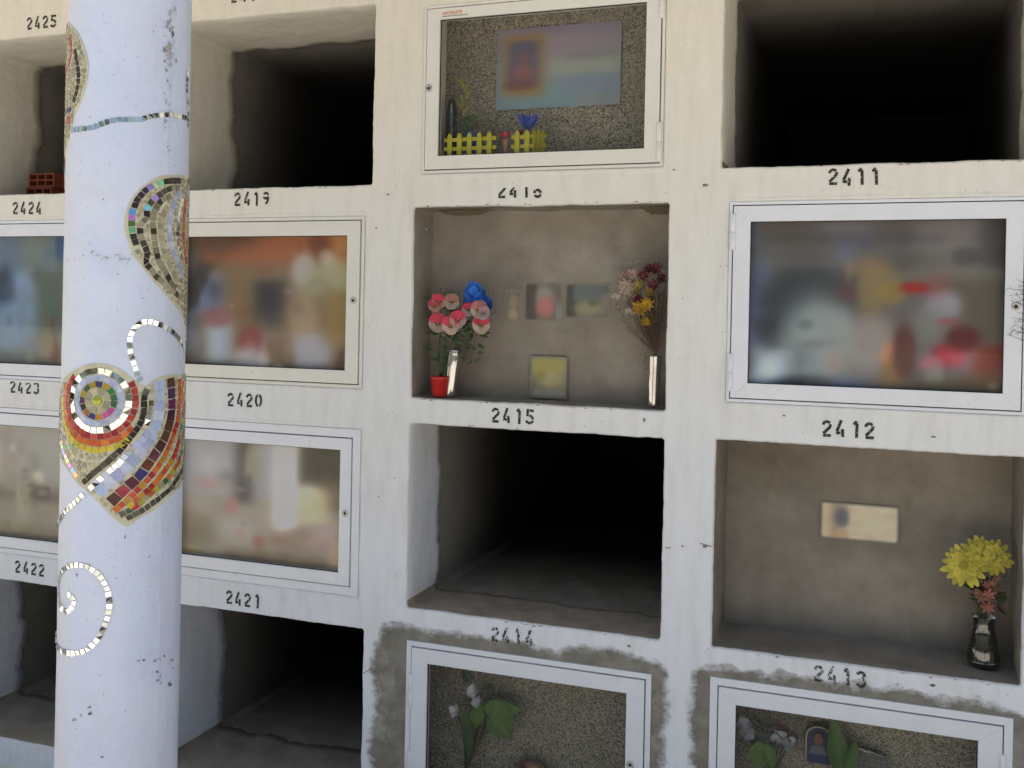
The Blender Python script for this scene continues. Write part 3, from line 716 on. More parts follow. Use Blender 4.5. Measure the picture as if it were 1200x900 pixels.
pic_px('pinned_photo', (661.5, 331), (715, 375), .1455, (92, 94, 86), [('r', .12, .5, .14, .5, (66, 64, 60), .8), ('r', .55, .3, .35, .2, (92, 98, 100), .8), ('e', .55, .7, .3, .2, (130, 126, 104), .8), ('e', .62, .55, .1, .1, (82, 90, 68), .7), ('e', .9, .5, .1, .2, (118, 114, 102), .7)],
       'blurred pinned photo in green and blue tones on the back of niche 2415', 'photo')
pic_px('pinned_note', (592, 340), (611, 378), .1455, (106, 98, 86), [('e', .5, .35, .3, .2, (128, 118, 104), .9), ('e', .5, .75, .3, .18, (138, 128, 114), .9)],
       'small pale blurred note on the back of niche 2415 beside the pink photo', 'note')
pic_px('greeting_card', (622, 417), (664, 468), .135, (122, 118, 100), [('r', .5, .18, .45, .2, (136, 130, 84), .95), ('e', .55, .55, .3, .2, (150, 142, 108), .8), ('e', .3, .45, .12, .12, (128, 120, 62), .7), ('r', .5, .9, .4, .12, (134, 132, 124), .8)],
       'yellow and white blurred card standing on the floor of niche 2415', 'card')
pic_px('paper_card', (962, 587), (1053, 638), .243, (206, 192, 170), [('r', .07, .5, .07, .5, (196, 182, 150), .9), ('r', .19, .45, .06, .5, (160, 146, 132), .9), ('e', .28, .40, .09, .28, (104, 104, 116), .9), ('e', .26, .85, .1, .14, (186, 160, 130), .8), ('e', .70, .5, .2, .3, (212, 198, 174), .8)],
       'cream paper card with a dark blue blot on the back of niche 2413', 'card', .010, 1.0)

# ------------------------------------------------------------------ flowers and vases
G1, G2, G3 = (.035, .085, .02), (.06, .12, .03), (.09, .17, .03)
def frame_of(d):
    d = Vector(d).normalized(); a = d.cross(Vector((0, 0, 1)))
    a = Vector((1, 0, 0)) if a.length < .1 else a.normalized(); return d, a, a.cross(d)
def petal(b, c, axis_out, nrm, L, W, col, cup=.15, n=5, tip=.5):
    """a cupped petal starting at c, growing along axis_out"""
    o = Vector(axis_out).normalized(); nr = Vector(nrm).normalized(); s = o.cross(nr)
    rows = []
    for i in range(n+1):
        t = i/n; w = W/2*(min(1, .25+t*1.6)*(max(0, 1-max(0, (t-.72)/.30)**2))**.5)*(1-tip*.35*t)
        base = Vector(c)+o*L*t+nr*(cup*L*(t*t))
        rows.append([base-s*w+nr*abs(cup)*w*.6, base-s*w*.5, base, base+s*w*.5, base+s*w+nr*abs(cup)*w*.6])
    b.grid(rows, 0, col)
def pansy(parent, c, r, top, face, facing=(.25, -1, .1)):
    d, a, u = frame_of(facing); b = MB(); c = Vector(c)
    for ang, cc, L, off in ((60, top, 1.05, .002), (120, top, 1.05, .0025), (0, face, .95, -.001), (180, face, .95, -.0015), (-90, face, 1., -.003)):
        o = a*cos(radians(ang))+u*sin(radians(ang)); k = random.uniform(.85, 1.15)
        petal(b, c-d*off*-1*0-d*(-off), o, d, r*L, r*1.25, tuple(v*k for v in cc), .12, 5, .1)
    for ang in (0, 180, -90, -40, -140):  # dark whiskers
        o = a*cos(radians(ang))+u*sin(radians(ang)); s = o.cross(d); p0 = c+d*.0045+o*r*.08; p1 = c+d*.006+o*r*.45
        b.face([p0-s*r*.08, p1, p0+s*r*.08], 0, (.10, .02, .03))
    blo = c+d*.007
    b.face([blo+a*r*.1*cos(k*pi/4)+u*r*.1*sin(k*pi/4) for k in range(8)], 0, (.5, .35, .04))
    return b.build('flower', M['petal'], parent)
def leafmesh(b, c, dirv, L, W, col, nrm=(.2, -1, .3), bend=.2):
    o = Vector(dirv).normalized(); nr = Vector(nrm); nr = (nr-o*nr.dot(o)).normalized(); s = o.cross(nr); rows = []
    for i in range(8):
        t = i/7; w = W/2*sin(pi*t**.75)+.0004; base = Vector(c)+o*L*t-nr*bend*L*t*t
        rows.append([base-s*w+nr*w*.25, base-s*w*.5+nr*w*.05, base-nr*w*.08, base+s*w*.5+nr*w*.05, base+s*w+nr*w*.25])
    b.grid(rows, 0, col)
def sprig(b, c, n, spread, cols, rad=.0024):
    for _ in range(n):
        p = Vector(c)+Vector((random.gauss(0, spread[0]), random.gauss(0, spread[1]), random.gauss(0, spread[2])))
        r = rad*random.uniform(.6, 1.5); k = random.choice(cols); m = random.uniform(.7, 1.3)
        q = [p+Vector((random.uniform(-1, 1), random.uniform(-1, 1), random.uniform(-1, 1)))*r for _ in range(4)]
        kk = tuple(v*m for v in k)
        b.face(q[:3], 0, kk); b.face([q[0], q[2], q[3]], 0, kk); b.face([q[1], q[2], q[3]], 0, kk)

# niche 2415, left: red pot and pansies, silver vase
fz = 1.337
p = at(514.5, 461, .05)
t = empty('red_pot', (p.x, .055, fz+.003), 'small round red plastic pot on the left floor of niche 2415', 'pot')
b = MB(); b.lathe((p.x, .055, fz+.004), [(.024, 0), (.025, .001), (.0285, .052), (.0305, .053), (.0305, .062), (.028, .062), (.0265, .05), (.001, .048)], 30); b.build('pot_body', M['red'], t)
b = MB(); b.lathe((p.x, .055, fz+.05), [(.026, 0), (.001, .003)], 16); b.build('soil', M['earth'], t)
pot = Vector((p.x, .055, fz+.055))
t = empty('pansy_bouquet', pot, 'artificial pink and white pansies rising from the red pot in niche 2415', 'flowers')
b = MB()
tops = [(517, 362), (518, 380), (540, 376), (561, 374), (525, 350), (552, 358)]
for px, py in tops:
    e = at(px, py, .06); mid = (pot+e)/2+Vector((random.uniform(-.015, .015), .01, -.01)); b.tube([pot, pot*.6+mid*.4+Vector((0, 0, .01)), mid, e], [.0022, .002, .0016, .0012], 6)
b.build('stems', M['stem'], t)
b = MB()
for _ in range(46):
    e = at(random.uniform(506, 560), random.uniform(380, 425), random.uniform(.06, .1))
    leafmesh(b, e, (random.uniform(-1, 1), random.uniform(-.3, .2), random.uniform(-.6, .6)), random.uniform(.018, .034), random.uniform(.009, .016), random.choice([G1, G1, G2]))
for _ in range(26):
    e = at(random.uniform(508, 565), random.uniform(350, 395), random.uniform(.075, .1))
    leafmesh(b, e, (random.uniform(-1, 1), random.uniform(-.3, .2), random.uniform(-.6, .6)), random.uniform(.02, .034), random.uniform(.01, .018), random.choice([G1, G1, (.05, .04, .02)]))
b.build('leaves', M['leaf'], t)
pk, pw = (.62, .05, .10), (.55, .42, .34)
for (x, y, r, tc, fc) in [(515, 352, .021, pk, (.42, .22, .18)), (511, 360, .018, (.5, .05, .08), (.4, .2, .16)), (527, 356, .021, (.40, .18, .15), (.46, .38, .31)), (512, 377, .025, pk, (.44, .32, .27)), (528, 382, .024, pk, pw), (537, 376, .023, pk, (.50, .34, .30)),
                          (550, 364, .019, pk, (.44, .36, .38)), (561, 361, .023, (.42, .16, .16), (.46, .37, .28)), (568, 369, .018, (.4, .25, .28), (.36, .28, .3)), (563, 382, .024, pk, pw), (544, 367, .015, (.6, .03, .12), (.5, .1, .15))]:
    pansy(t, at(x+random.uniform(-2, 2), y+random.uniform(-2, 2), .04+random.uniform(-.012, .012)), r*1.2, tc, fc, (random.uniform(-.4, .8), -1, random.uniform(-.5, .6)))
p0 = at(527, 459, .065); p1 = at(533, 402, .065)
t = empty('silver_vase', (p0.x, .065, fz+.003), 'slim silver foil vase standing beside the red pot in niche 2415', 'vase')
tl = (p1.x-p0.x)/(p1.z-p0.z)
b = MB(); n = 32; rows = []
for r, zz_ in [(.016, 0), (.017, .004), (.0165, .05), (.0175, .09), (.018, .125), (.0155, .134), (.019, .146), (.018, .146), (.015, .14)]:
    rows.append([(p0.x+tl*zz_+r*(1+.06*cos(5*k)+.05*sin(9*k))*cos(2*pi*k/n), .065+r*(1+.06*cos(5*k))*sin(2*pi*k/n), fz+.003+zz_) for k in range(n)])
b.grid(rows, close=True, cap=True); b.build('vase_body', M['silver'], t)
top = Vector((p0.x+tl*.14, .065, fz+.145))
t = empty('blue_flower_bouquet', top, 'blue cloth flowers with dry sprigs in the silver vase beside the red pot', 'flowers')
b = MB()
for px, py in [(558, 342), (568, 352), (575, 375), (550, 395), (570, 340), (545, 345)]:
    e = at(px, py, .08); b.tube([top-Vector((0, 0, .05)), top, (top*.5+e*.5)+Vector((0, 0, .01)), e], .0012, 5)
for (xa, ya, xb, yb) in [(551, 395, 543, 440), (556, 400, 541, 452), (548, 400, 540, 430)]:
    b.tube([at(xa, ya, .06), at((xa+xb)/2+2, (ya+yb)/2, .06), at(xb, yb, .06)], .0008, 4)
b.build('stems', M['twig'], t)
for (x, y, r) in [(556, 342, .031), (567, 357, .030), (553, 354, .026), (562, 348, .026)]:
    c = at(x, y, .065); d, a, u = frame_of((.1, -1, .25)); b = MB()
    for k in range(7):
        an = 2*pi*k/7+random.random()*.4; o = a*cos(an)+u*sin(an)*.8
        petal(b, c, o, d, r*random.uniform(.85, 1.1), r*1.1, random.choice([(.02, .11, .50), (.03, .16, .62), (.015, .08, .36)]), .35)
    for k in range(5):
        an = 2*pi*k/5; o = a*cos(an)+u*sin(an)
        petal(b, c+d*.005, o, d, r*.5, r*.7, (.03, .2, .7), .6)
    b.build('flower', M['petal'], t)
b = MB()
sprig(b, at(575, 355, .07), 90, (.010, .01, .030), [(.30, .27, .2), (.05, .05, .03), (.16, .15, .1)])
sprig(b, at(578, 378, .07), 60, (.008, .01, .025), [(.30, .27, .2), (.12, .11, .07)])
sprig(b, at(552, 405, .07), 130, (.014, .01, .022), [(.34, .28, .22), (.12, .09, .07), (.4, .35, .3)])
sprig(b, at(545, 428, .065), 70, (.006, .01, .03), [(.25, .2, .16), (.04, .03, .03)])
sprig(b, at(525, 346, .08), 120, (.028, .01, .012), [(.26, .12, .1), (.10, .05, .04), (.3, .25, .2)])
sprig(b, at(508, 365, .08), 60, (.006, .01, .03), [(.3, .06, .06), (.10, .05, .04)])
b.build('dry_sprigs', M['petal'], t)

# niche 2415, right: dried bouquet in silver tube
p0 = at(766, 461, .075); p1 = at(770, 404, .075)
t = empty('silver_vase', (p0.x, .075, fz+.003), 'narrow silver tube vase by the right edge of niche 2415', 'vase')
b = MB(); tl = .02; rows = []
for r, zz_ in [(.015, 0), (.0155, .004), (.015, .04), (.0165, .07), (.0155, .10), (.017, .145), (.0175, .148), (.0155, .148), (.015, .14)]:
    rows.append([(p0.x+tl*zz_+r*(1+.08*cos(7*k))*cos(2*pi*k/n), .075+r*(1+.08*cos(7*k))*sin(2*pi*k/n), fz+.003+zz_) for k in range(n)])
b.grid(rows, close=True, cap=True); b.build('vase_body', M['silver'], t)
top = Vector((p0.x+.003, .075, fz+.15))
t = empty('dried_bouquet', top, 'dried bouquet of cream, maroon and yellow flowers at the right of niche 2415', 'flowers')
b = MB()
for _ in range(110):
    px, py = random.gauss(757, 13), random.uniform(325, 385)
    e = at(min(px, 782), py, .06+random.uniform(-.02, .02)); b.tube([top-Vector((random.uniform(-.006, .006), 0, .03)), top+Vector((random.uniform(-.006, .006), 0, .01)), top*.55+e*.45+Vector((.004, 0, 0)), e], .0008, 4)
b.build('stems', M['twig'], t)
def daisyhead(parent, c, r, col, n=12, cup=.4, facing=None, layers=2, mid=(.1, .04, .02)):
    d, a, u = frame_of(facing or (random.uniform(-.4, .4), -1, random.uniform(-.2, .5))); b = MB()
    for l in range(layers):
        for k in range(n):
            an = 2*pi*(k+l*.5)/n+random.uniform(-.1, .1); o = a*cos(an)+u*sin(an); m = random.uniform(.75, 1.2)
            petal(b, Vector(c)+d*l*r*.12, o, d, r*(1-l*.3)*random.uniform(.88, 1.08), r*2.6/n*(1.15 if n < 13 else 1.9), tuple(v*m for v in col), cup*(1+l*.4), 5, .3)
    q = Vector(c)+d*r*.12
    b.face([q+d*r*.05+a*r*.2*cos(k*pi/5)+u*r*.2*sin(k*pi/5) for k in range(10)], 0, mid)
    return b.build('flower', M['petal'], parent)
for (x, y, r, c) in [(755, 324, .014, (.20, .02, .03)), (748, 352, .014, (.22, .015, .04)), (767, 335, .014, (.16, .02, .04)), (768, 316, .016, (.14, .02, .03)), (776, 326, .013, (.12, .015, .03)), (760, 308+8, .012, (.10, .03, .03)),
                     (750, 362, .018, (.62, .38, .02)), (759, 357, .017, (.55, .32, .02)), (762, 374, .014, (.40, .22, .02)), (762, 342, .014, (.35, .22, .04)), (756, 377, .012, (.42, .25, .02)),
                     (748, 338, .018, (.40, .33, .10)), (735, 336, .019, (.55, .42, .34)), (739, 350, .02, (.52, .42, .33)), (731, 325, .016, (.50, .36, .30)), (721, 350, .013, (.55, .47, .37)), (738, 368, .014, (.52, .45, .38)), (742, 322, .015, (.48, .33, .28)), (730, 360, .011, (.4, .33, .25))]:
    daisyhead(t, at(x, y, .055+random.uniform(-.015, .015)), r*1.35, c, 9, .6, None, 2, tuple(v*.6 for v in c))
b = MB()
cr = [(.52, .43, .34), (.20, .15, .10), (.58, .49, .40), (.08, .06, .04)]
for cxp, cyp, sx, sz, nn in [(736, 335, .024, .030, 800), (722, 352, .010, .014, 150), (758, 322, .026, .018, 380), (757, 388, .014, .02, 420), (772, 350, .012, .03, 380), (745, 365, .018, .018, 300), (761, 405, .006, .014, 90), (757, 425, .003, .016, 50)]:
    sprig(b, at(cxp, cyp, .06), nn, (sx, .012, sz), cr if cxp < 750 else [(.16, .11, .05), (.28, .2, .06), (.06, .04, .03), (.12, .12, .05)], .002)
b.build('dry_sprigs', M['petal'], t)

# niche 2413: glass jar of gerberas
p0 = at(1152, 766, .12); fz2 = .689
t = empty('glass_jar', (p0.x, .12, fz2+.003), 'dark glass jar holding yellow flowers in the right corner of niche 2413', 'jar')
prof = [(.030, 0), (.0385, .006), (.042, .022), (.039, .05), (.031, .085), (.0265, .112), (.0285, .128), (.030, .132)]
b = MB(); b.lathe((p0.x, .12, fz2+.003), prof, 36, cap=False); b.face([(p0.x+.03*cos(k*pi/9), .12+.03*sin(k*pi/9), fz2+.004) for k in range(18)]); b.build('jar_body', M['jar'], t)
b = MB(); b.lathe((p0.x, .12, fz2+.007), [(.026, 0), (.034, .005), (.037, .019), (.034, .046), (.001, .048)], 24); b.build('water', M['water'], t)
b = MB()
for k in range(9):
    a0 = -pi/2-.9+k*.22
    b.face([(p0.x+.0415*cos(a0), .12+.0415*sin(a0), fz2+.02), (p0.x+.0415*cos(a0+.2), .12+.0415*sin(a0+.2), fz2+.02), (p0.x+.037*cos(a0+.2), .12+.037*sin(a0+.2), fz2+.054), (p0.x+.037*cos(a0), .12+.037*sin(a0), fz2+.054)], 0, (.5, .5, .47) if k in (1, 2, 3, 5, 6) else (.15, .14, .12))
b.build('label', M['petal'], t)
top = Vector((p0.x, .12, fz2+.13))
t = empty('gerbera_bouquet', top, 'large yellow gerberas with small pink blooms in the dark glass jar', 'flowers')
b = MB()
for px, py in [(1131, 664), (1152, 650), (1167, 655), (1147, 700), (1158, 690), (1165, 680)]:
    e = at(px, py, .11); b.tube([top-Vector((random.uniform(-.012, .012), 0, .09)), top+Vector((random.uniform(-.01, .01), 0, 0)), (top+e)/2, e+Vector((0, .004, 0))], .002, 6)
b.build('stems', M['stem'], t)
b = MB()
for _ in range(16):
    e = at(random.uniform(1140, 1170), random.uniform(672, 712), .125); leafmesh(b, e, (random.uniform(-1, 1), -.1, random.uniform(-.5, 1)), .035, .012, random.choice([G1, (.03, .05, .02), (.05, .02, .02)]))
b.build('leaves', M['leaf'], t)
YL = (.62, .52, .07)
for (x, y, r, f, nn) in [(1130, 663, .056, (-.35, -1, .30), 16), (1150, 650, .050, (.0, -1, .75), 15), (1164, 653, .048, (.35, -1, .5), 15)]:
    daisyhead(t, at(x, y, .09), r*1.04, YL, nn, .06, f, 2, (.36, .30, .04))
for (x, y, r) in [(1150, 701, .017), (1158, 697, .018), (1157, 712, .018), (1163, 683, .012), (1156, 686, .012), (1145, 694, .010), (1169, 678, .010)]:
    daisyhead(t, at(x, y, .085), r, random.choice([(.36, .12, .09), (.30, .13, .09), (.42, .16, .12)]), 7, .3, None, 1, (.3, .2, .04))
b = MB()
sprig(b, at(1160, 690, .1), 220, (.016, .01, .022), [(.14, .07, .04), (.22, .10, .07), (.05, .04, .02), (.3, .12, .09)], .0035)
b.build('dry_sprigs', M['petal'], t)

# niche 2416 contents
z16 = DOOR[(2, 0)]['leaf'][2]+.004
Zb = at(570, 182, .05).z
def picket(xa, ya, xb, yb, Y0, Y1, cnt, t, npost=True):
    a = at(xa, ya, Y0); c = at(xb, yb, Y1); h = .070
    zb = DOOR[(2, 0)]['leaf'][2]-.008
    for i in range(cnt):
        f = (i+.5)/cnt; x = a.x+(c.x-a.x)*f; y = Y0+(Y1-Y0)*f; w = .0075 if cnt > 2 else .0075
        b = MB(); zt = a.z+(c.z-a.z)*f+h; zb_ = a.z+(c.z-a.z)*f
        dx, dy = (c.x-a.x), (c.y-a.y); l = hypot(dx, dy); ux, uy = dx/l*w, dy/l*w
        P = [(-1, 0), (1, 0), (1, h-.009), (0, h), (-1, h-.009)]
        fr = [(x+ux*q[0], y+uy*q[0]-.002, zb_+q[1]) for q in P]; bk = [(q[0]+.0, q[1]+.004, q[2]) for q in fr]
        b.face(fr); b.face(list(reversed(bk)))
        for k in range(5): b.face([fr[k], bk[k], bk[(k+1) % 5], fr[(k+1) % 5]])
        b.build('picket', M['fence'], t)
    b = MB()
    for zr in (.016, .044):
        b.grid([[(a.x-.004, Y0+.0035, a.z+zr), (c.x+.004, Y1+.0035, c.z+zr)], [(a.x-.004, Y0+.0035, a.z+zr+.011), (c.x+.004, Y1+.0035, c.z+zr+.011)]], sm=False)
        b.grid([[(a.x-.004, Y0+.0065, a.z+zr), (c.x+.004, Y1+.0065, c.z+zr)], [(a.x-.004, Y0+.0065, a.z+zr+.011), (c.x+.004, Y1+.0065, c.z+zr+.011)]], sm=False)
    b.build('rail', M['fence'], t)
FY = .03
p = at(548, 184, FY)
t = empty('miniature_picket_fence', p, 'longer yellow miniature picket fence with five pickets in the left of the 2416 niche', 'fence')
picket(521, 183, 579, 180.5, FY, FY, 5, t)
p = at(608, 182, FY)
t = empty('miniature_picket_fence', p, 'shorter yellow miniature picket fence beside the blue flower behind the 2416 pane', 'fence')
picket(600, 180, 623, 179, FY, FY, 2, t); picket(623, 179, 638, 178, FY, .085, 3, t)
# green tray that holds the toys
p = at(619, 148, .07)
t = empty('blue_flower', (p.x, .07, p.z-.09), 'blue cloth tulip flower above the short yellow fence', 'flower')
b = MB(); b.tube([(p.x, .07, p.z-.08), (p.x+.003, .07, p.z-.03), (p.x, .07, p.z)], .002, 6); b.build('stem', M['stem'], t)
b = MB(); d, a, u = frame_of((.1, -.5, 1))
for k in range(7):
    an = 2*pi*k/7; o = a*cos(an)+u*sin(an); petal(b, Vector((p.x, .07, p.z-.012)), (o.x*.6, o.y*.6, .9), d, .050, .044, random.choice([(.06, .12, .55), (.12, .16, .62), (.03, .10, .42)]), .12, 5, .1)
b.build('bloom', M['petal'], t)
p = at(592, 160, .06)
t = empty('red_flower', (p.x, .06, p.z-.05), 'small red rose with clay-pink stem pot between the two yellow fences', 'flower')
b = MB(); b.lathe((p.x+.002, .06, p.z-.055), [(.007, 0), (.009, .02), (.012, .045), (.001, .045)], 14); b.build('cone_pot', M['clay'], t)
b = MB()
for k in range(12):
    an = k*2.4; rr = .008+.0014*k; petal(b, Vector((p.x, .06, p.z-.004)), (cos(an), sin(an)*.8-.2, .9), (cos(an), sin(an), .4), rr*1.3, rr*1.5, random.choice([(.5, .04, .06), (.38, .02, .03), (.6, .08, .1)]), -.2)
b.build('bloom', M['petal'], t)
p = at(608, 156, .09)
t = empty('red_flower', (p.x, .09, p.z-.04), 'dull red rose half hidden behind the short yellow fence', 'flower')
b = MB(); b.tube([(p.x, .09, p.z-.045), (p.x, .09, p.z-.01)], .003, 6); b.build('stem', M['stem'], t)
b = MB()
for k in range(12):
    an = k*2.4; rr = .008+.0012*k; petal(b, Vector((p.x, .09, p.z-.008)), (cos(an), sin(an)*.8-.2, .8), (cos(an), sin(an), .4), rr*1.3, rr*1.5, random.choice([(.30, .03, .04), (.22, .02, .02)]), -.2)
b.build('bloom', M['petal'], t)
p = at(552, 158, .09)
t = empty('blue_flower_pot', (p.x, .09, p.z-.065), 'small blue pot with a green and yellow plant behind the long yellow fence', 'pot')
b = MB(); b.lathe((p.x, .09, p.z-.06), [(.014, 0), (.019, .058), (.021, .06), (.021, .066), (.018, .066), (.001, .058)], 20); b.build('pot_body', M['bluep'], t)
b = MB()
for _ in range(34):
    e = Vector((p.x+random.gauss(-.006, .013), .09+random.gauss(0, .006), p.z+random.uniform(.0, .05)))
    leafmesh(b, e, (random.uniform(-.8, .5), random.uniform(-.4, .1), random.uniform(.2, 1)), random.uniform(.014, .028), .006, random.choice([(.03, .09, .03), (.05, .12, .03), (.02, .07, .03)]))
for k in range(10):
    e = at(542+random.uniform(-4, 4), 98+k*4.5, .09); leafmesh(b, e, (random.uniform(-.5, .8), -.2, .7), .030, .009, random.choice([(.22, .22, .03), (.16, .2, .03), (.28, .24, .02)]))
b.build('leaves', M['leaf'], t)
p0 = at(528, 178, .10); p1 = at(530, 112, .10)
t = empty('candle_jar', (p0.x, .10, p0.z), 'dim tall purple tinted jar at the far left behind the long yellow fence', 'jar')
b = MB(); b.lathe((p0.x, .10, p0.z), [(.018, 0), (.019, .004), (.019, .13), (.014, .15), (.014, .165), (.012, .165)], 24, cap=False); b.build('jar_body', M['jar'], t)
b = MB(); b.lathe((p0.x, .10, p0.z+.003), [(.014, 0), (.014, .08), (.001, .083)], 16); b.build('candle', simple('mauve_wax', (.16, .1, .17), .5), t)

# lower door 2414: plant with white flowers, clay object
GY = .09
def orchid(name, basepx, label, flowers, leaves, Y=GY, cols=((.62, .58, .60), (.5, .45, .48))):
    p = at(*basepx, Y); t = empty(name, p, label, 'plant')
    b = MB()
    for x, y in flowers: 
        e = at(x, y, Y); b.tube([p, (p+e)/2+Vector((.01, 0, .02)), e], .0022, 6)
    for x, y, *_ in leaves:
        e = at(x, y, Y); b.tube([p, (p+e)/2+Vector((.004, .01, 0)), e], .002, 6)
    b.build('stems', M['stem'], t)
    b = MB()
    for x, y, dx, dz, L, W, c in leaves: leafmesh(b, at(x, y, Y-.02), (dx, -.1, dz), L, W, c, bend=.25)
    b.build('leaves', M['leaf'], t)
    for x, y in flowers:
        c = at(x, y, Y-.02); b = MB(); d, a, u = frame_of((random.uniform(-.5, .5), -1, random.uniform(-.3, .5)))
        for k in range(9):
            an = k*2.4+random.random()*.5; o = a*cos(an)+u*sin(an)
            petal(b, c+d*.001*k, o, d, random.uniform(.014, .024), .018, random.choice(cols), random.uniform(.2, .7), 5, .2)
        b.build('flower', M['petal'], t)
    return t
orchid('potted_plant', (545, 905), 'leafy plant with white flowers behind the pane of the door under 2414',
       [(536, 833), (562, 824), (556, 812)],
       [(566, 826, -.5, -1, .105, .045, G3), (580, 820, .55, -1, .125, .066, G3), (566, 830, 1, .12, .12, .055, (.11, .2, .03)), (570, 842, .9, -.5, .10, .05, (.07, .14, .03)), (541, 842, -.3, 1, .05, .02, G3), (545, 836, .2, -1, .09, .03, (.05, .1, .02)), (552, 800, -.4, .6, .05, .03, (.02, .04, .015)), (548, 850, .1, -1, .1, .035, (.03, .07, .02)), (565, 806, .6, .3, .04, .02, (.02, .04, .015))])
p = at(620, 900, .1)
t = empty('clay_ornament', (p.x, .1, p.z-.05), 'pinkish clay ornament at the bottom of the 2414 door pane', 'ornament')
b = MB(); b.lathe((p.x, .1, p.z-.05), [(.03, 0), (.042, .01), (.05, .03), (.046, .055), (.034, .06), (.03, .054), (.001, .052)], 26); b.build('ornament_body', M['clay'], t)
b = MB(); b.lathe((p.x+.012, .1, p.z+.002), [(.022, 0), (.024, .01), (.018, .016), (.001, .018)], 20); b.build('ornament_lid', simple('salmon_wax', (.5, .26, .18), .5), t)

# lower door 2413
orchid('potted_plant', (895, 930), 'broad-leaved plant with pale blooms at the left behind the 2413 door pane',
       [(873, 848), (876, 860), (914, 862), (924, 872)],
       [(890, 868, .05, -1, .085, .062, (.10, .19, .04)), (897, 872, .35, -1, .07, .04, (.07, .14, .03)), (884, 862, .8, .1, .05, .03, (.03, .05, .02)), (905, 858, .9, -.5, .05, .03, (.08, .02, .03)), (912, 848, .5, -.7, .06, .035, (.07, .015, .03)), (893, 846, .7, .1, .05, .03, (.03, .03, .02)), (925, 855, .4, -.8, .05, .03, (.06, .012, .02))], .08, ((.42, .42, .46), (.3, .28, .3)))
p = at(960, 870, .125)
t = empty('arched_portrait', (p.x, .12, p.z-.06), 'small arched portrait medallion with bright rim behind the 2413 door pane', 'portrait')
def arch(r0x, hz, zc, y, n=16): return [(p.x+r0x*cos(pi*k/n), y, zc+hz*sin(pi*k/n)) for k in range(n+1)]
zc = p.z+.018
b = MB(); A = arch(.040, .036, zc, .11); B = arch(.031, .028, zc, .108); A2 = arch(.036, .032, zc, .104)
A = [(A[0][0], .11, zc-.07)]+A+[(A[-1][0], .11, zc-.07)]; A2 = [(A2[0][0], .104, zc-.07)]+A2+[(A2[-1][0], .104, zc-.07)]; B = [(B[0][0], .108, zc-.07)]+B+[(B[-1][0], .108, zc-.07)]
b.grid([A, A2, B]); b.build('rim', M['gold'], t)
b = MB(); b.face(B, 0, (.035, .04, .12)); b.build('portrait_ground', M['petal'], t)
b = MB(); c = (p.x-.001, zc+.001)
b.face([(c[0]+.0125*cos(k*pi/8), .1055, c[1]-.004+.017*sin(k*pi/8)) for k in range(16)], 0, (.22, .09, .06))
b.face([(c[0]+.016*cos(k*pi/8), .1065, c[1]+.004+.016*sin(k*pi/8)) for k in range(16)], 0, (.02, .015, .02))
b.face([(c[0]-.026, .106, c[1]-.045), (c[0]+.026, .106, c[1]-.045), (c[0]+.014, .106, c[1]-.022), (c[0]-.014, .106, c[1]-.022)], 0, (.14, .14, .16)); b.build('portrait_figure', M['petal'], t)
p = at(983, 905, .09)
t = empty('leafy_plant', (p.x, .09, p.z), 'two upright dark green leaves beside the arched portrait', 'plant')
b = MB()
for (x, y, dx, L, W) in [(986, 912, -.16, .17, .055), (992, 908, .25, .10, .04)]:
    leafmesh(b, at(x, y, .08), (dx, 0, 1), L, W, (.05, .12, .02), bend=.05)
b.build('leaves', M['leaf'], t)
p = at(1020, 900, .12); pq = at(1003, 878, .11); pr_ = at(1040, 887, .11)
t = empty('engraved_plaque', (p.x, .12, p.z-.03), 'grey engraved metal plaque with a bright chipped upper edge behind the 2413 door pane', 'plaque')
b = MB(); b.face([(pq.x, .11, p.z-.06), (pr_.x, .11, p.z-.06), (pr_.x, .11, pr_.z), (pq.x, .11, pq.z)], 0, (.14, .14, .13))
b.face([(pq.x, .113, p.z-.06), (pr_.x, .113, p.z-.06), (pr_.x, .113, pr_.z), (pq.x, .113, pq.z)], 0, (.14, .14, .13)); b.build('plate', M['petal'], t)
b = MB(); P = []
for k in range(13):
    f = k/12; P.append((pq.x-.018+(pr_.x-pq.x+.018)*f, .108, pq.z+.008+(pr_.z-pq.z-.008)*f+random.uniform(-.002, .002)))
b.tube(P, [.0016+.0022*random.random() if 2 < k < 8 else .0012 for k in range(13)], 6); b.build('rim', M['steel'], t)
b = MB()
for i in range(5):
    for j in range(3):
        x = pq.x+.010+i*.015; zq = pr_.z-.014-j*.013
        if i == 1 and j == 0: continue
        b.box((x, .1085, zq), (x+.009, .109, zq+.0015)); b.box((x, .1085, zq-.005), (x+.0015, .109, zq)); b.box((x+.006, .1085, zq-.006), (x+.0075, .109, zq-.0005))
b.build('engraving', simple('pale_engraving', (.32, .32, .30), .5), t)

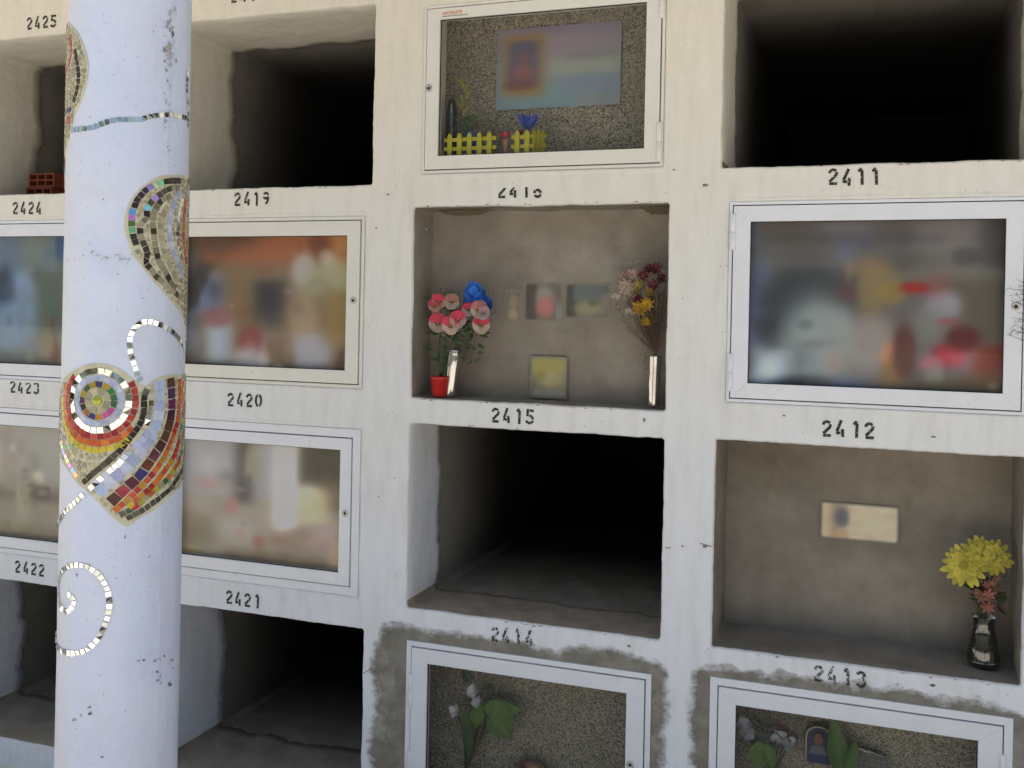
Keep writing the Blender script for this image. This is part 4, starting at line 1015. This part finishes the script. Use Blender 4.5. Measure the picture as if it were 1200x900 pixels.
# hollow bricks in the far-left niche
p = at(52, 232, .30)
for k in range(3):
    zt = 2.0+.005; x = -2.98+k*.19
b0 = at(30, 236, .22); b1 = at(73, 236, .22)
zb = 1.990
def brick(x0, y0, z0, w, h, dpt, label):
    t = empty('hollow_brick', (x0+w/2, y0, z0), label, 'brick', 'hollow bricks in the upper left niche'); b = MB()
    cols, rws, th = 3, 2, .007
    cw = (w-th)/cols; ch = (h-th)/rws
    for i in range(cols+1): b.box((x0+i*cw, y0, z0), (x0+i*cw+th, y0+dpt, z0+h))
    for j in range(rws+1):
        for i in range(cols): b.box((x0+i*cw+th+.0002, y0+.001, z0+j*ch), (x0+(i+1)*cw-.0002, y0+dpt-.001, z0+j*ch+th))
    b.build('brick_body', M['brick'], t)
    b = MB(); b.box((x0+.001, y0+dpt*.6, z0+.001), (x0+w-.001, y0+dpt*.6+.002, z0+h-.001)); b.build('brick_core', simple('dark_brick_core', (.05, .02, .012), .9), t)
brick(b0.x, .22, zb, .125, .062, .2, 'lower red hollow brick left of the column in the niche above 2424')
brick(b0.x+.008, .225, zb+.063, .125, .055, .19, 'upper red hollow brick left of the column in the niche above 2424')
# dry twigs at the right door
t = empty('dry_twig', at(1215, 395, -.03), 'bare brown dry twigs hanging beside the lock of the 2412 door', 'twig')
b = MB()
root = [(1222, 345), (1225, 365), (1222, 385), (1222, 405)]
for (x0_, y0_), ends in zip(root, ([(1180, 338), (1184, 346), (1192, 334), (1196, 330)], [(1183, 352), (1190, 345)], [(1186, 372), (1188, 378), (1192, 366)], [(1180, 392), (1184, 386), (1190, 388), (1188, 380)])):
    for ex, ey in ends:
        a = at(x0_, y0_, -.02); e = at(ex, ey, -.03+random.uniform(-.01, .01)); m1 = a*.5+e*.5+Vector((0, 0, random.uniform(-.01, .012)))
        b.tube([a, m1, e], [.0012, .0008, .0003], 5)
        for _ in range(6):
            q = m1.lerp(e, random.random()); b.tube([q, q+Vector((random.uniform(-.012, .004), random.uniform(-.004, .004), random.uniform(-.010, .012)))], [.0006, .0002], 4)
b.build('branchlets', M['twig'], t)

# ------------------------------------------------------------------ the mosaic column
YC = -.9
def hdir(px, py=450):
    d = ray(px, py); return atan2(d.x, d.y)
al_, ar_ = hdir(71.7), hdir(216.5); am = (al_+ar_)/2
dist = (YC+D)/cos(am); AX = Vector((tan(am)*(YC+D), YC, 0)); RC = dist*sin((ar_-al_)/2)
to_cam = Vector((-AX.x, -D-YC, 0)).normalized(); side = Vector((-to_cam.y, to_cam.x, 0))  # side: to the right as seen
if side.dot(RT) < 0: side = -side
def cyl(s, z, off=0.):
    a = s/RC; r = RC+off
    v = to_cam*cos(a)+side*sin(a); return Vector((AX.x+v.x*r, AX.y+v.y*r, z))
def hit(px, py):
    """pixel -> (arc length, height) on the column's skin, clamped to its outline"""
    d = ray(px, py); o = CAM-AX; a = d.x*d.x+d.y*d.y; bq = o.x*d.x+o.y*d.y; c = o.x*o.x+o.y*o.y-RC*RC
    disc = bq*bq-a*c; t = (-bq-sqrt(disc))/a if disc > 0 else -bq/a
    P = CAM+d*t; v = Vector((P.x-AX.x, P.y-AX.y, 0)); ang = atan2(v.dot(side), v.dot(to_cam))
    if disc <= 0: ang = max(-1.6, min(1.6, ang*1.12))
    return (ang*RC, P.z)
column = empty('mosaic_column', (AX.x, AX.y, -.07), 'round bluish white column decorated with mosaic hearts and strings of mirror tiles', 'column')
b = MB(); rows = []; ns = 160
SEAM = hit(192, 450)[0]/RC; SEAM2 = hit(199, 450)[0]/RC
zl = [-.07+.03*k for k in range(112)]
for z in zl:
    row = []
    for k in range(ns):
        a = 2*pi*k/ns; a_ = (a+pi) % (2*pi)-pi
        r = RC+.0012*noise.noise(Vector((cos(a)*3, sin(a)*3, z*3)))+.0006*noise.noise(Vector((cos(a)*12, sin(a)*12, z*12)))
        if abs(a_-SEAM) < .03: r += .0012*(1-abs(a_-SEAM)/.03)
        row.append(cyl(a*RC, z, r-RC))
    rows.append(row)
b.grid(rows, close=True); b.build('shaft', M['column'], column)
# paint chips, scuffs, seam ring
b = MB()
def cblot(px, py, r, c, sy=1., jag=.7, n=9):
    s, z = hit(px, py); pts = []
    for k in range(n):
        a = 2*pi*k/n; rr = r*(1-jag/2+jag*random.random()); pts.append(cyl(s+rr*cos(a), z+rr*sy*sin(a), .0022))
    b.face(pts, 0, c)
GC = (.42, .42, .44); DC = (.16, .15, .15)
for _ in range(46):
    y = random.choice([random.gauss(20, 12), random.gauss(62, 6), random.gauss(62, 10)]); cblot(196+random.gauss(1.5, 3.5), y, random.uniform(.0012, .0045), random.choice([GC, GC, DC, (.5, .52, .56), (.5, .52, .56)]), random.uniform(.3, 2.2), 1.3, 13)
for _ in range(26): cblot(194+random.gauss(2, 2), random.uniform(88, 178), random.uniform(.001, .0022), (.42, .43, .46), 1.6)
for (x, y, r, sy) in [(162, 775, .003, .5), (168, 774, .004, .4), (181, 774, .003, .6), (187, 772, .003, .6), (192, 768, .003, 1.2), (201, 774, .003, 2.2), (201, 783, .002, 1), (184, 788, .003, .7), (188, 791, .003, .7), (184, 797, .0025, 1.5), (189, 800, .002, 1.5), (199, 801, .005, .8),
                      (105, 828, .003, 1), (106, 835, .003, 1.5), (88, 843, .003, .8), (95, 838, .002, 1), (120, 886, .003, .5), (146, 629, .002, 1), (175, 652, .002, 1), (179, 38, .002, 1), (183, 29, .002, 1), (90, 674, .003, 1), (108, 295, .004, .6), (98, 300, .003, .5), (125, 302, .004, .4), (140, 299, .003, .5)]:
    for _ in range(3): cblot(x+random.uniform(-1.5, 1.5), y+random.uniform(-1.5, 1.5), r*random.uniform(.4, .9), DC if y > 600 else GC, sy)
for _ in range(70): cblot(random.uniform(75, 210), random.uniform(5, 895), random.uniform(.0007, .0016), random.choice([GC, DC]))
for _ in range(40): cblot(random.uniform(78, 160), 300+random.gauss(2, 2.5), random.uniform(.001, .0045), (.48, .48, .5), .35)
b.build('paint_chips', M['chip'], column)

tiles, mirr, iris = MB(), MB(), MB()
placed = []
def tile(q, col, kind='t', th=.0032, sh=.0009, base=.0016):
    """q: four (s,z) corners"""
    cs = sum(p[0] for p in q)/4; cz = sum(p[1] for p in q)/4
    placed.append((cs, cz, .5*hypot(q[0][0]-q[2][0], q[0][1]-q[2][1])))
    b = {'t': tiles, 'm': mirr, 'i': iris}[kind]; tl = [random.uniform(-.35, .35)*sh for _ in range(4)]
    if kind == 'm': tl = [random.uniform(-.95, .95)*sh for _ in range(2)]; tl = [tl[0]+tl[1], tl[0]-tl[1], -tl[0]-tl[1], tl[1]-tl[0]]
    top = [cyl(p[0], p[1], th+t) for p, t in zip(q, tl)]; bot = [cyl(p[0], p[1], base-.0006) for p in q]
    k = random.uniform(.85, 1.15); c = tuple(min(.95, v*k) for v in col)
    b.face(top, 0, c)
    for i in range(4): b.face([bot[i], bot[(i+1) % 4], top[(i+1) % 4], top[i]], 0, tuple(v*.7 for v in c))
def path(zpts, crop=(0, 400, 4.)):
    P = [hit(crop[0]+x/crop[2], crop[1]+y/crop[2]) for x, y in zpts]
    return P
def smoothp(P, n=14):
    out = []
    for i in range(len(P)-1):
        p0, p1, p2, p3 = P[max(0, i-1)], P[i], P[i+1], P[min(len(P)-1, i+2)]
        for k in range(n):
            t = k/n; out.append(tuple(.5*((2*p1[j])+(-p0[j]+p2[j])*t+(2*p0[j]-5*p1[j]+4*p2[j]-p3[j])*t*t+(-p0[j]+3*p1[j]-3*p2[j]+p3[j])*t**3) for j in (0, 1)))
    return out+[P[-1]]
ZP = RC/292.  # one 4x-zoom pixel in metres
def band(P, w, L, cols, kinds='t', gap=.0016, jit=.06, raw=False, base=.0016, th=.0032):
    if not raw: P = smoothp(P)
    acc = [0.]
    for a, c in zip(P, P[1:]): acc.append(acc[-1]+hypot(c[0]-a[0], c[1]-a[1]))
    tot = acc[-1]; n = max(1, round(tot/L)); L = tot/n
    def pos(d):
        d = max(0, min(tot, d)); i = 0
        while i < len(acc)-2 and acc[i+1] < d: i += 1
        f = (d-acc[i])/((acc[i+1]-acc[i]) or 1); a, c = P[i], P[i+1]
        dx, dz = c[0]-a[0], c[1]-a[1]; l = hypot(dx, dz) or 1
        return (a[0]+dx*f, a[1]+dz*f), (-dz/l, dx/l)
    for k in range(n):
        p, nn = pos(k*L+gap/2); q, mm = pos((k+1)*L-gap/2); h = w/2
        c = cols[k % len(cols)] if not callable(cols) else cols(k)
        if c is None: continue
        j = lambda: random.uniform(-jit, jit)*min(w, L)
        kd = kinds if isinstance(kinds, str) and len(kinds) == 1 else kinds[k % len(kinds)]
        tile([(p[0]+nn[0]*h+j(), p[1]+nn[1]*h+j()), (q[0]+mm[0]*h+j(), q[1]+mm[1]*h+j()), (q[0]-mm[0]*h+j(), q[1]-mm[1]*h+j()), (p[0]-nn[0]*h+j(), p[1]-nn[1]*h+j())], c, kd, th=th, base=base)
W = 28.5*ZP; LT = 31*ZP
MR = [(.92, .93, .92), (.85, .88, .86), (.55, .6, .56), (.95, .95, .93), (.9, .88, .78), (.8, .84, .9)]
def mr(k): return random.choice(MR)
BG = [(.48, .44, .30), (.40, .37, .26), (.52, .48, .34), (.34, .33, .24)]
RD = [(.38, .02, .025), (.45, .035, .03), (.32, .015, .03), (.48, .08, .06)]
OR = [(.62, .12, .02), (.68, .17, .02), (.58, .09, .02)]
YE = [(.62, .52, .03), (.55, .48, .04), (.66, .50, .05)]
BK = [(.004, .004, .004), (.008, .006, .005), (.015, .009, .008)]
PB = [(.42, .52, .78), (.50, .58, .80), (.46, .50, .80), (.56, .60, .78)]
DP = [(.10, .035, .03), (.07, .03, .10), (.13, .015, .09), (.09, .02, .06), (.12, .05, .03), (.14, .06, .035), (.10, .04, .04), (.12, .02, .05), (.14, .045, .02), (.05, .04, .20), (.10, .01, .035), (.38, .05, .08)]
# --- main heart
CC = hit(458/4, 400+278/4)
def circ(r, a0=0, a1=360, n=80): return [(CC[0]+r*ZP*cos(radians(a0+(a1-a0)*k/n)), CC[1]+r*ZP*sin(radians(a0+(a1-a0)*k/n))) for k in range(n+1)]
band(circ(50), 34*ZP, 39*ZP, BG, raw=True)
RING = [(.05, .14, .07), (.03, .25, .05), (.40, .28, .03), (.06, .05, .16), (.45, .30, .03), (.04, .10, .05), (.50, .35, .03), (.10, .03, .12), (.03, .03, .03), (.38, .14, .02), (.03, .05, .25), (.45, .22, .02), (.6, .12, .4), (.55, .1, .35)]
band(circ(79), W*.92, 34*ZP, RING, raw=True)
band(circ(97, 0, 360), 8*ZP, 30*ZP, [(.45, .5, .62)], raw=True, th=.0022); band(circ(113), 22*ZP, 40*ZP, PB, raw=True, th=.0026)
band(circ(143), W, 32*ZP, mr, 'm', raw=True)
band(circ(174, 138, 392), W, 33*ZP, RD, raw=True)
band(circ(205, 158, 322), W, 33*ZP, OR, raw=True)
band(circ(236, 178, 308), W*.95, 36*ZP, YE, raw=True)
band(path([(690, 222), (674, 255), (674, 290), (672, 330), (662, 370), (640, 412), (610, 450), (565, 508), (525, 545), (490, 577), (450, 610), (415, 640), (390, 665)]), W, LT, lambda k: (.10, .11, .10) if k == 0 else random.choice(BK if k < 11 else [(.05, .035, .025), (.07, .05, .03), (.09, .08, .06)]))
band(path([(706, 245), (706, 300), (697, 350), (684, 395)]), 24*ZP, LT, mr, 'm')
band(path([(612, 508), (580, 545), (545, 582), (500, 620), (455, 660), (420, 692)]), 26*ZP, LT, lambda k: random.choice([(.95, .95, .93), (.92, .9, .85), (.95, .95, .93), (.3, .35, .5)]) if k else (.9, .9, .9), 'm')
band(path([(742, 185), (748, 250), (745, 330), (730, 395), (702, 455), (660, 518), (612, 572), (560, 620), (508, 668), (462, 712)]), 56*ZP, 50*ZP, PB, gap=.0012, th=.003)
band(path([(696, 420), (668, 458), (632, 500)]), 36*ZP, 40*ZP, PB, gap=.0012)
band(path([(795, 168), (801, 250), (803, 310), (797, 370), (778, 430), (752, 485), (722, 532), (690, 580), (652, 630), (605, 675), (560, 714), (515, 757)]), 49*ZP, 54*ZP, DP, gap=.0018)
mixO = OR+OR+RD[:2]+[(.5, .25, .02)]
band(path([(838, 175), (838, 250), (834, 310), (828, 370), (812, 430), (792, 485), (765, 543), (730, 598), (688, 650), (640, 700), (592, 748), (535, 795)]), W, LT, lambda k: random.choice(mixO))
band(path([(853, 185), (854, 300), (848, 380), (838, 450), (822, 510), (800, 560), (765, 612), (720, 668), (665, 722), (600, 778)]), W, LT, lambda k: random.choice(mixO+YE+[(.04, .12, .05), (.4, .4, .05)]))
band(path([(861, 250), (860, 380), (853, 450), (843, 540), (815, 595), (772, 655), (712, 706), (640, 770), (560, 815)]), W, LT, lambda k: random.choice([(.35, .38, .04), (.5, .45, .04), (.05, .14, .06), (.6, .15, .03), (.42, .38, .24), (.36, .33, .22), (.45, .02, .03), (.12, .12, .1)]))
band(path([(864, 330), (862, 420), (858, 540), (850, 600), (828, 640), (800, 684), (762, 720), (730, 747), (700, 768), (650, 800), (592, 832)]), W*.92, LT, lambda k: random.choice([(.06, .055, .04), (.09, .08, .06), (.12, .12, .09), (.05, .05, .05)]))
IR = [(.7, .35, .75), (.3, .5, .9), (.8, .5, .3), (.4, .8, .5), (.35, .35, .85), (.8, .6, .7), (.6, .7, .4)]
band(path([(283, 430), (293, 480), (308, 530), (332, 580), (365, 635)]), 24*ZP, 28*ZP, IR, 'i')
band(path([(318, 465), (333, 505), (352, 548)]), 22*ZP, 28*ZP, [(.35, .33, .22), (.3, .75, .4), (.36, .33, .22), (.42, .38, .24)], 'iti')
heart1 = [(680, 212), (720, 182), (775, 160), (835, 156), (880, 165), (885, 300), (885, 450), (875, 560), (860, 640), (810, 712), (730, 785), (655, 826), (597, 866), (560, 850), (495, 790), (412, 705), (362, 662), (312, 590), (278, 490), (266, 380), (270, 280), (292, 195), (345, 138), (400, 113), (460, 103), (520, 113), (580, 143), (635, 185)]
# --- upper right heart, crop (0,200)
C2 = (0, 200, 4.)
band(path([(845, 48), (805, 48), (765, 53), (722, 66), (680, 95), (650, 128), (630, 165), (618, 205), (617, 250), (622, 300), (640, 350)], C2), W, LT, lambda k: [(.06, .05, .05), (.05, .05, .05), (.09, .08, .07), (.06, .05, .04), (.3, .75, .45), (.55, .8, .6), (.5, .35, .95), (.06, .04, .1), (.05, .03, .07), (.05, .04, .05), (.06, .05, .07), (.1, .3, .7), (.5, .2, .7), (.15, .3, .1), (.2, .6, .35)][k % 15], 'tttttiitttittii')
band(path([(838, 80), (790, 85), (750, 110), (715, 140), (690, 175), (685, 220), (660, 250), (655, 290), (670, 335), (690, 390), (680, 430), (705, 460), (725, 490), (750, 515), (775, 535), (800, 555), (822, 578), (845, 600)], C2), W, LT, lambda k: random.choice([(.10, .09, .07), (.36, .34, .25), (.40, .37, .27), (.05, .045, .04) if k > 9 else (.22, .20, .16), random.choice([(.12, .35, .9), (.2, .65, .9), (.45, .3, .85)]) if k < 8 else (.04, .02, .03), (.09, .08, .06)]))
band(path([(800, 120), (770, 130), (745, 150), (720, 200), (715, 260), (722, 320), (730, 380), (745, 430), (770, 470), (795, 520), (820, 555)], C2), W, LT, lambda k: random.choice([(.32, .30, .2), (.28, .26, .19), (.05, .04, .03), (.2, .18, .13)]))
band(path([(785, 165), (765, 200), (752, 250), (755, 310), (765, 370), (785, 420), (805, 470), (830, 520)], C2), W, LT, BG)
band(path([(845, 95), (815, 140), (797, 200), (790, 260), (797, 330), (812, 390), (835, 440), (852, 500)], C2), 26*ZP, 40*ZP, PB)
band(path([(858, 110), (843, 160), (832, 220), (828, 300), (835, 370), (848, 420)], C2), 20*ZP, 26*ZP, mr, 'm')
band(path([(866, 130), (860, 200), (856, 260), (857, 320), (862, 380), (868, 440)], C2), 26*ZP, 44*ZP, [(.62, .14, .02), (.5, .02, .02), (.55, .12, .04)])
heart2 = [(890, 22), (840, 20), (770, 22), (712, 40), (655, 85), (612, 140), (588, 205), (583, 270), (600, 330), (622, 395), (680, 470), (735, 540), (790, 600), (830, 645), (862, 700), (890, 760)]
# --- upper left heart, crop (0,0)
C3 = (0, 0, 4.)
band(path([(332, 165), (338, 215), (335, 270), (322, 320), (310, 355), (300, 385)], C3), 16*ZP, 24*ZP, [(.55, .03, .05), (.5, .05, .06)])
band(path([(355, 230), (365, 290), (372, 340), (370, 390), (360, 440), (348, 480)], C3), 22*ZP, 30*ZP, lambda k: random.choice([(.05, .04, .03), (.09, .06, .04), (.12, .04, .03)]))
band(path([(320, 400), (318, 450), (320, 490)], C3), 24*ZP, 26*ZP, BG)
band(path([(338, 512), (318, 522), (300, 532)], C3), 22*ZP, 18*ZP, [(.02, .04, .14), (.04, .1, .12), (.03, .03, .12)])
band(path([(328, 545), (325, 585)], C3), 34*ZP, 40*ZP, [(.5, .03, .04)])
band(path([(300, 560), (298, 610)], C3), 22*ZP, 40*ZP, [(.5, .03, .04), (.45, .03, .04)])
band(path([(295, 240), (290, 290)], C3), 20*ZP, 24*ZP, [(.5, .03, .04)])
band(path([(286, 690), (281, 740), (279, 800)], C3), 20*ZP, 26*ZP, [(.2, .3, .6), (.5, .1, .15), (.5, .05, .06)])
heart3 = [(285, 130), (320, 105), (355, 140), (385, 195), (410, 270), (414, 350), (398, 430), (372, 500), (350, 550), (335, 620), (318, 680), (302, 745), (288, 840), (265, 860), (255, 500), (262, 200)]
# fill the gaps between bands with small beige tiles
def poly(z, crop): return smoothp([hit(crop[0]+x/crop[2], crop[1]+y/crop[2]) for x, y in z+[z[0]]], 5)[:-1]
PH = [poly(heart1, (0, 400, 4.)), poly(heart2, C2), poly(heart3, C3)]
def shrink(Q, d):
    cx = sum(p[0] for p in Q)/len(Q); cz = sum(p[1] for p in Q)/len(Q)
    return [(cx+(x-cx)*(1-d/max(.02, hypot(x-cx, z-cz))), cz+(z-cz)*(1-d/max(.02, hypot(x-cx, z-cz)))) for x, z in Q]
for Q in PH:
    Qs = shrink(Q, .010); xs = [p[0] for p in Q]; zs = [p[1] for p in Q]
    for it in range(9000):
        s, z = random.uniform(min(xs), max(xs)), random.uniform(min(zs), max(zs)); h = random.uniform(.0042, .0058) if it < 3500 else random.uniform(.0022, .0038)
        if not inside((s, z), Qs) or any(abs(s-a) < h+r*.70+.0004 and abs(z-c) < h+r*.70+.0004 for a, c, r in placed): continue
        if Q is PH[0] and hypot(s-CC[0], z-CC[1]) < 185*ZP: continue
        a = random.uniform(-.4, .9); ca, sa = cos(a)*h, sin(a)*h
        tile([(s-ca+sa, z-sa-ca), (s+ca+sa, z+sa-ca), (s+ca-sa, z+sa+ca), (s-ca-sa, z-sa+ca)], random.choice(BG))
# gem in the heart's centre
gem = MB(); rows = []
for k in range(7):
    a = pi/2*k/6; r = 25*ZP*cos(a)+1e-5; o = .002+.0055*sin(a)
    rows.append([cyl(CC[0]+r*cos(2*pi*j/20), CC[1]+r*sin(2*pi*j/20), o) for j in range(20)])
gem.grid(rows, close=True)
gem.build('glass_gem', simple('yellow_green_glass', (.45, .48, .03), .08, .1, .4, 200, Coat_Weight=1.), column)
# strings of mirror tiles outside the hearts
mw, ml = 24*ZP, 29*ZP
K = (0, 200, 4.)
def string(z, crop, w=mw, l=ml): band(path(z, crop), w, l, mr, 'm', gap=.0030, jit=.09, base=.0005, th=.0028)
string([(862, 838), (845, 800), (820, 770), (785, 742), (740, 718), (690, 706), (650, 718), (622, 750), (607, 795), (610, 850), (618, 880), (632, 915), (645, 960), (662, 990)], K)
string([(340, 612), (400, 604), (440, 598), (480, 580), (530, 566), (600, 562), (660, 562), (700, 548), (750, 541), (810, 540), (850, 548), (880, 560)], (0, 0, 4.))
string([(880, 310), (873, 380), (874, 450), (880, 540), (878, 600)], (0, 0, 4.), mw*.8)
string([(395, 715), (360, 748), (330, 778), (300, 805), (284, 835), (274, 870)], (0, 400, 4.))
B3 = (0, 600, 3.)
string([(240, 287), (262, 303), (260, 330), (238, 350), (218, 335), (208, 300), (207, 260), (214, 222), (232, 196), (262, 186), (300, 190), (340, 212), (368, 248), (382, 290), (384, 340), (370, 395), (345, 445), (308, 482), (262, 496), (225, 490), (203, 470), (197, 430)], B3, 20*ZP*4/3*.92, ml)
tiles.build('mosaic_tiles', M['tile'], column); mirr.build('mirror_tiles', M['mirror'], column); iris.build('iridescent_tiles', M['iri'], column)
# grout beds
for Q, lab in zip(PH, ('beige grout bed of the whole heart in the middle of the column', 'beige grout bed of the upper right heart', 'beige grout bed of the upper left heart')):
    xs = [p[0] for p in Q]; zs = [p[1] for p in Q]; P = [Vector(p) for p in Q]; nE = len(P); E_ = [(k, (k+1) % nE) for k in range(nE)]
    s = min(xs)
    while s < max(xs):
        z = min(zs)
        while z < max(zs):
            if inside((s, z), shrink(Q, .006)): P.append(Vector((s, z)))
            z += .012
        s += .007
    r = geometry.delaunay_2d_cdt(P, E_, [], 1, 1e-6); b = MB()
    for f in r[2]:
        b.face([cyl(r[0][i][0], r[0][i][1], .0019) for i in f], sm=False)
    for k in range(nE):
        a, c = Q[k], Q[(k+1) % nE]; b.face([cyl(*a, -.0006), cyl(*c, -.0006), cyl(*c, .0019), cyl(*a, .0019)])
    o = b.build('grout_bed', M['grout'], column, weld=True); o['label'] = lab

# ------------------------------------------------------------------ surroundings that light the wall and show in the glass
b = MB(); b.box((-60, -60, -.27), (60, 60, -.07)); o = b.build('ground', M['ground']); tag(o, kind='structure')
b = MB(); b.box((-9, -1.15, 3.25), (6, 2.7, 3.40)); b.box((-9, -1.05, 3.1), (6, -.75, 3.249)); o = b.build('gallery_roof', M['white']); tag(o, 'white flat gallery roof carried by the column above the niche wall', 'roof', kind='structure')
def tree(x, y, h, r, label):  # unseen trees, added so the panes reflect something dark
    t = empty('added_tree', (x, y, -.07), label, 'tree'); b = MB()
    b.tube([(x, y, -.07), (x+.1, y, h*.4), (x-.1, y+.1, h*.75)], [.22, .16, .08], 10)
    for k in range(7):
        a = k*.9; b.tube([(x, y, h*(.4+.04*k)), (x+r*.7*cos(a), y+r*.7*sin(a), h*.7+.1*k)], [.08, .02], 6)
    b.build('trunk', M['bark'], t); b = MB()
    for _ in range(5200):
        v = Vector((random.gauss(0, 1), random.gauss(0, 1), random.gauss(0, .8))).normalized()*random.random()**.4
        if noise.noise(v*2.2+Vector((x, y, 0))) < -.12: continue
        c = Vector((x, y, h*.8))+v*r; s = random.uniform(.06, .13)
        q = [c+Vector((random.uniform(-1, 1), random.uniform(-1, 1), random.uniform(-1, 1)))*s for _ in range(3)]
        b.face(q, 0, random.choice([(.05, .09, .03), (.07, .12, .035), (.035, .07, .025)]))
    b.build('crown', M['foliage'], t)
for k, (tx, ty, th, tr) in enumerate([(-13.5, -9.5, 5.5, 2.5), (-9.8, -11, 6, 2.6), (-5.2, -12.5, 6.5, 2.9), (-1.2, -12, 6, 2.7), (2.8, -12.5, 6.5, 2.9), (7, -11, 6, 2.7)]):
    tree(tx, ty, th, tr, ('leftmost', 'second', 'third', 'fourth', 'fifth', 'rightmost')[k]+' unseen tree added to darken the pane reflections')

# ------------------------------------------------------------------ daylight
w = bpy.data.worlds.new('World'); S.world = w; w.use_nodes = True
nt = w.node_tree; bg = nt.nodes['Background']; sk = nt.nodes.new('ShaderNodeTexSky'); sk.sky_type = 'NISHITA'; sk.sun_disc = False
EL, AZ = radians(74), radians(20)     # sun behind and above the niche wall
sk.sun_elevation = EL; sk.sun_rotation = AZ; sk.dust_density = 5.; sk.air_density = 1.8; sk.ozone_density = 3.
nt.links.new(sk.outputs[0], bg.inputs[0]); bg.inputs[1].default_value = .15
sd = bpy.data.lights.new('sun', 'SUN'); sd.energy = 5.; sd.angle = radians(.5); sd.color = (1, .95, .86)
so = bpy.data.objects.new('sun', sd); COL.objects.link(so)
dv = Vector((sin(AZ)*cos(EL), cos(AZ)*cos(EL), sin(EL)))
so.rotation_euler = dv.to_track_quat('Z', 'Y').to_euler(); so.location = dv*20
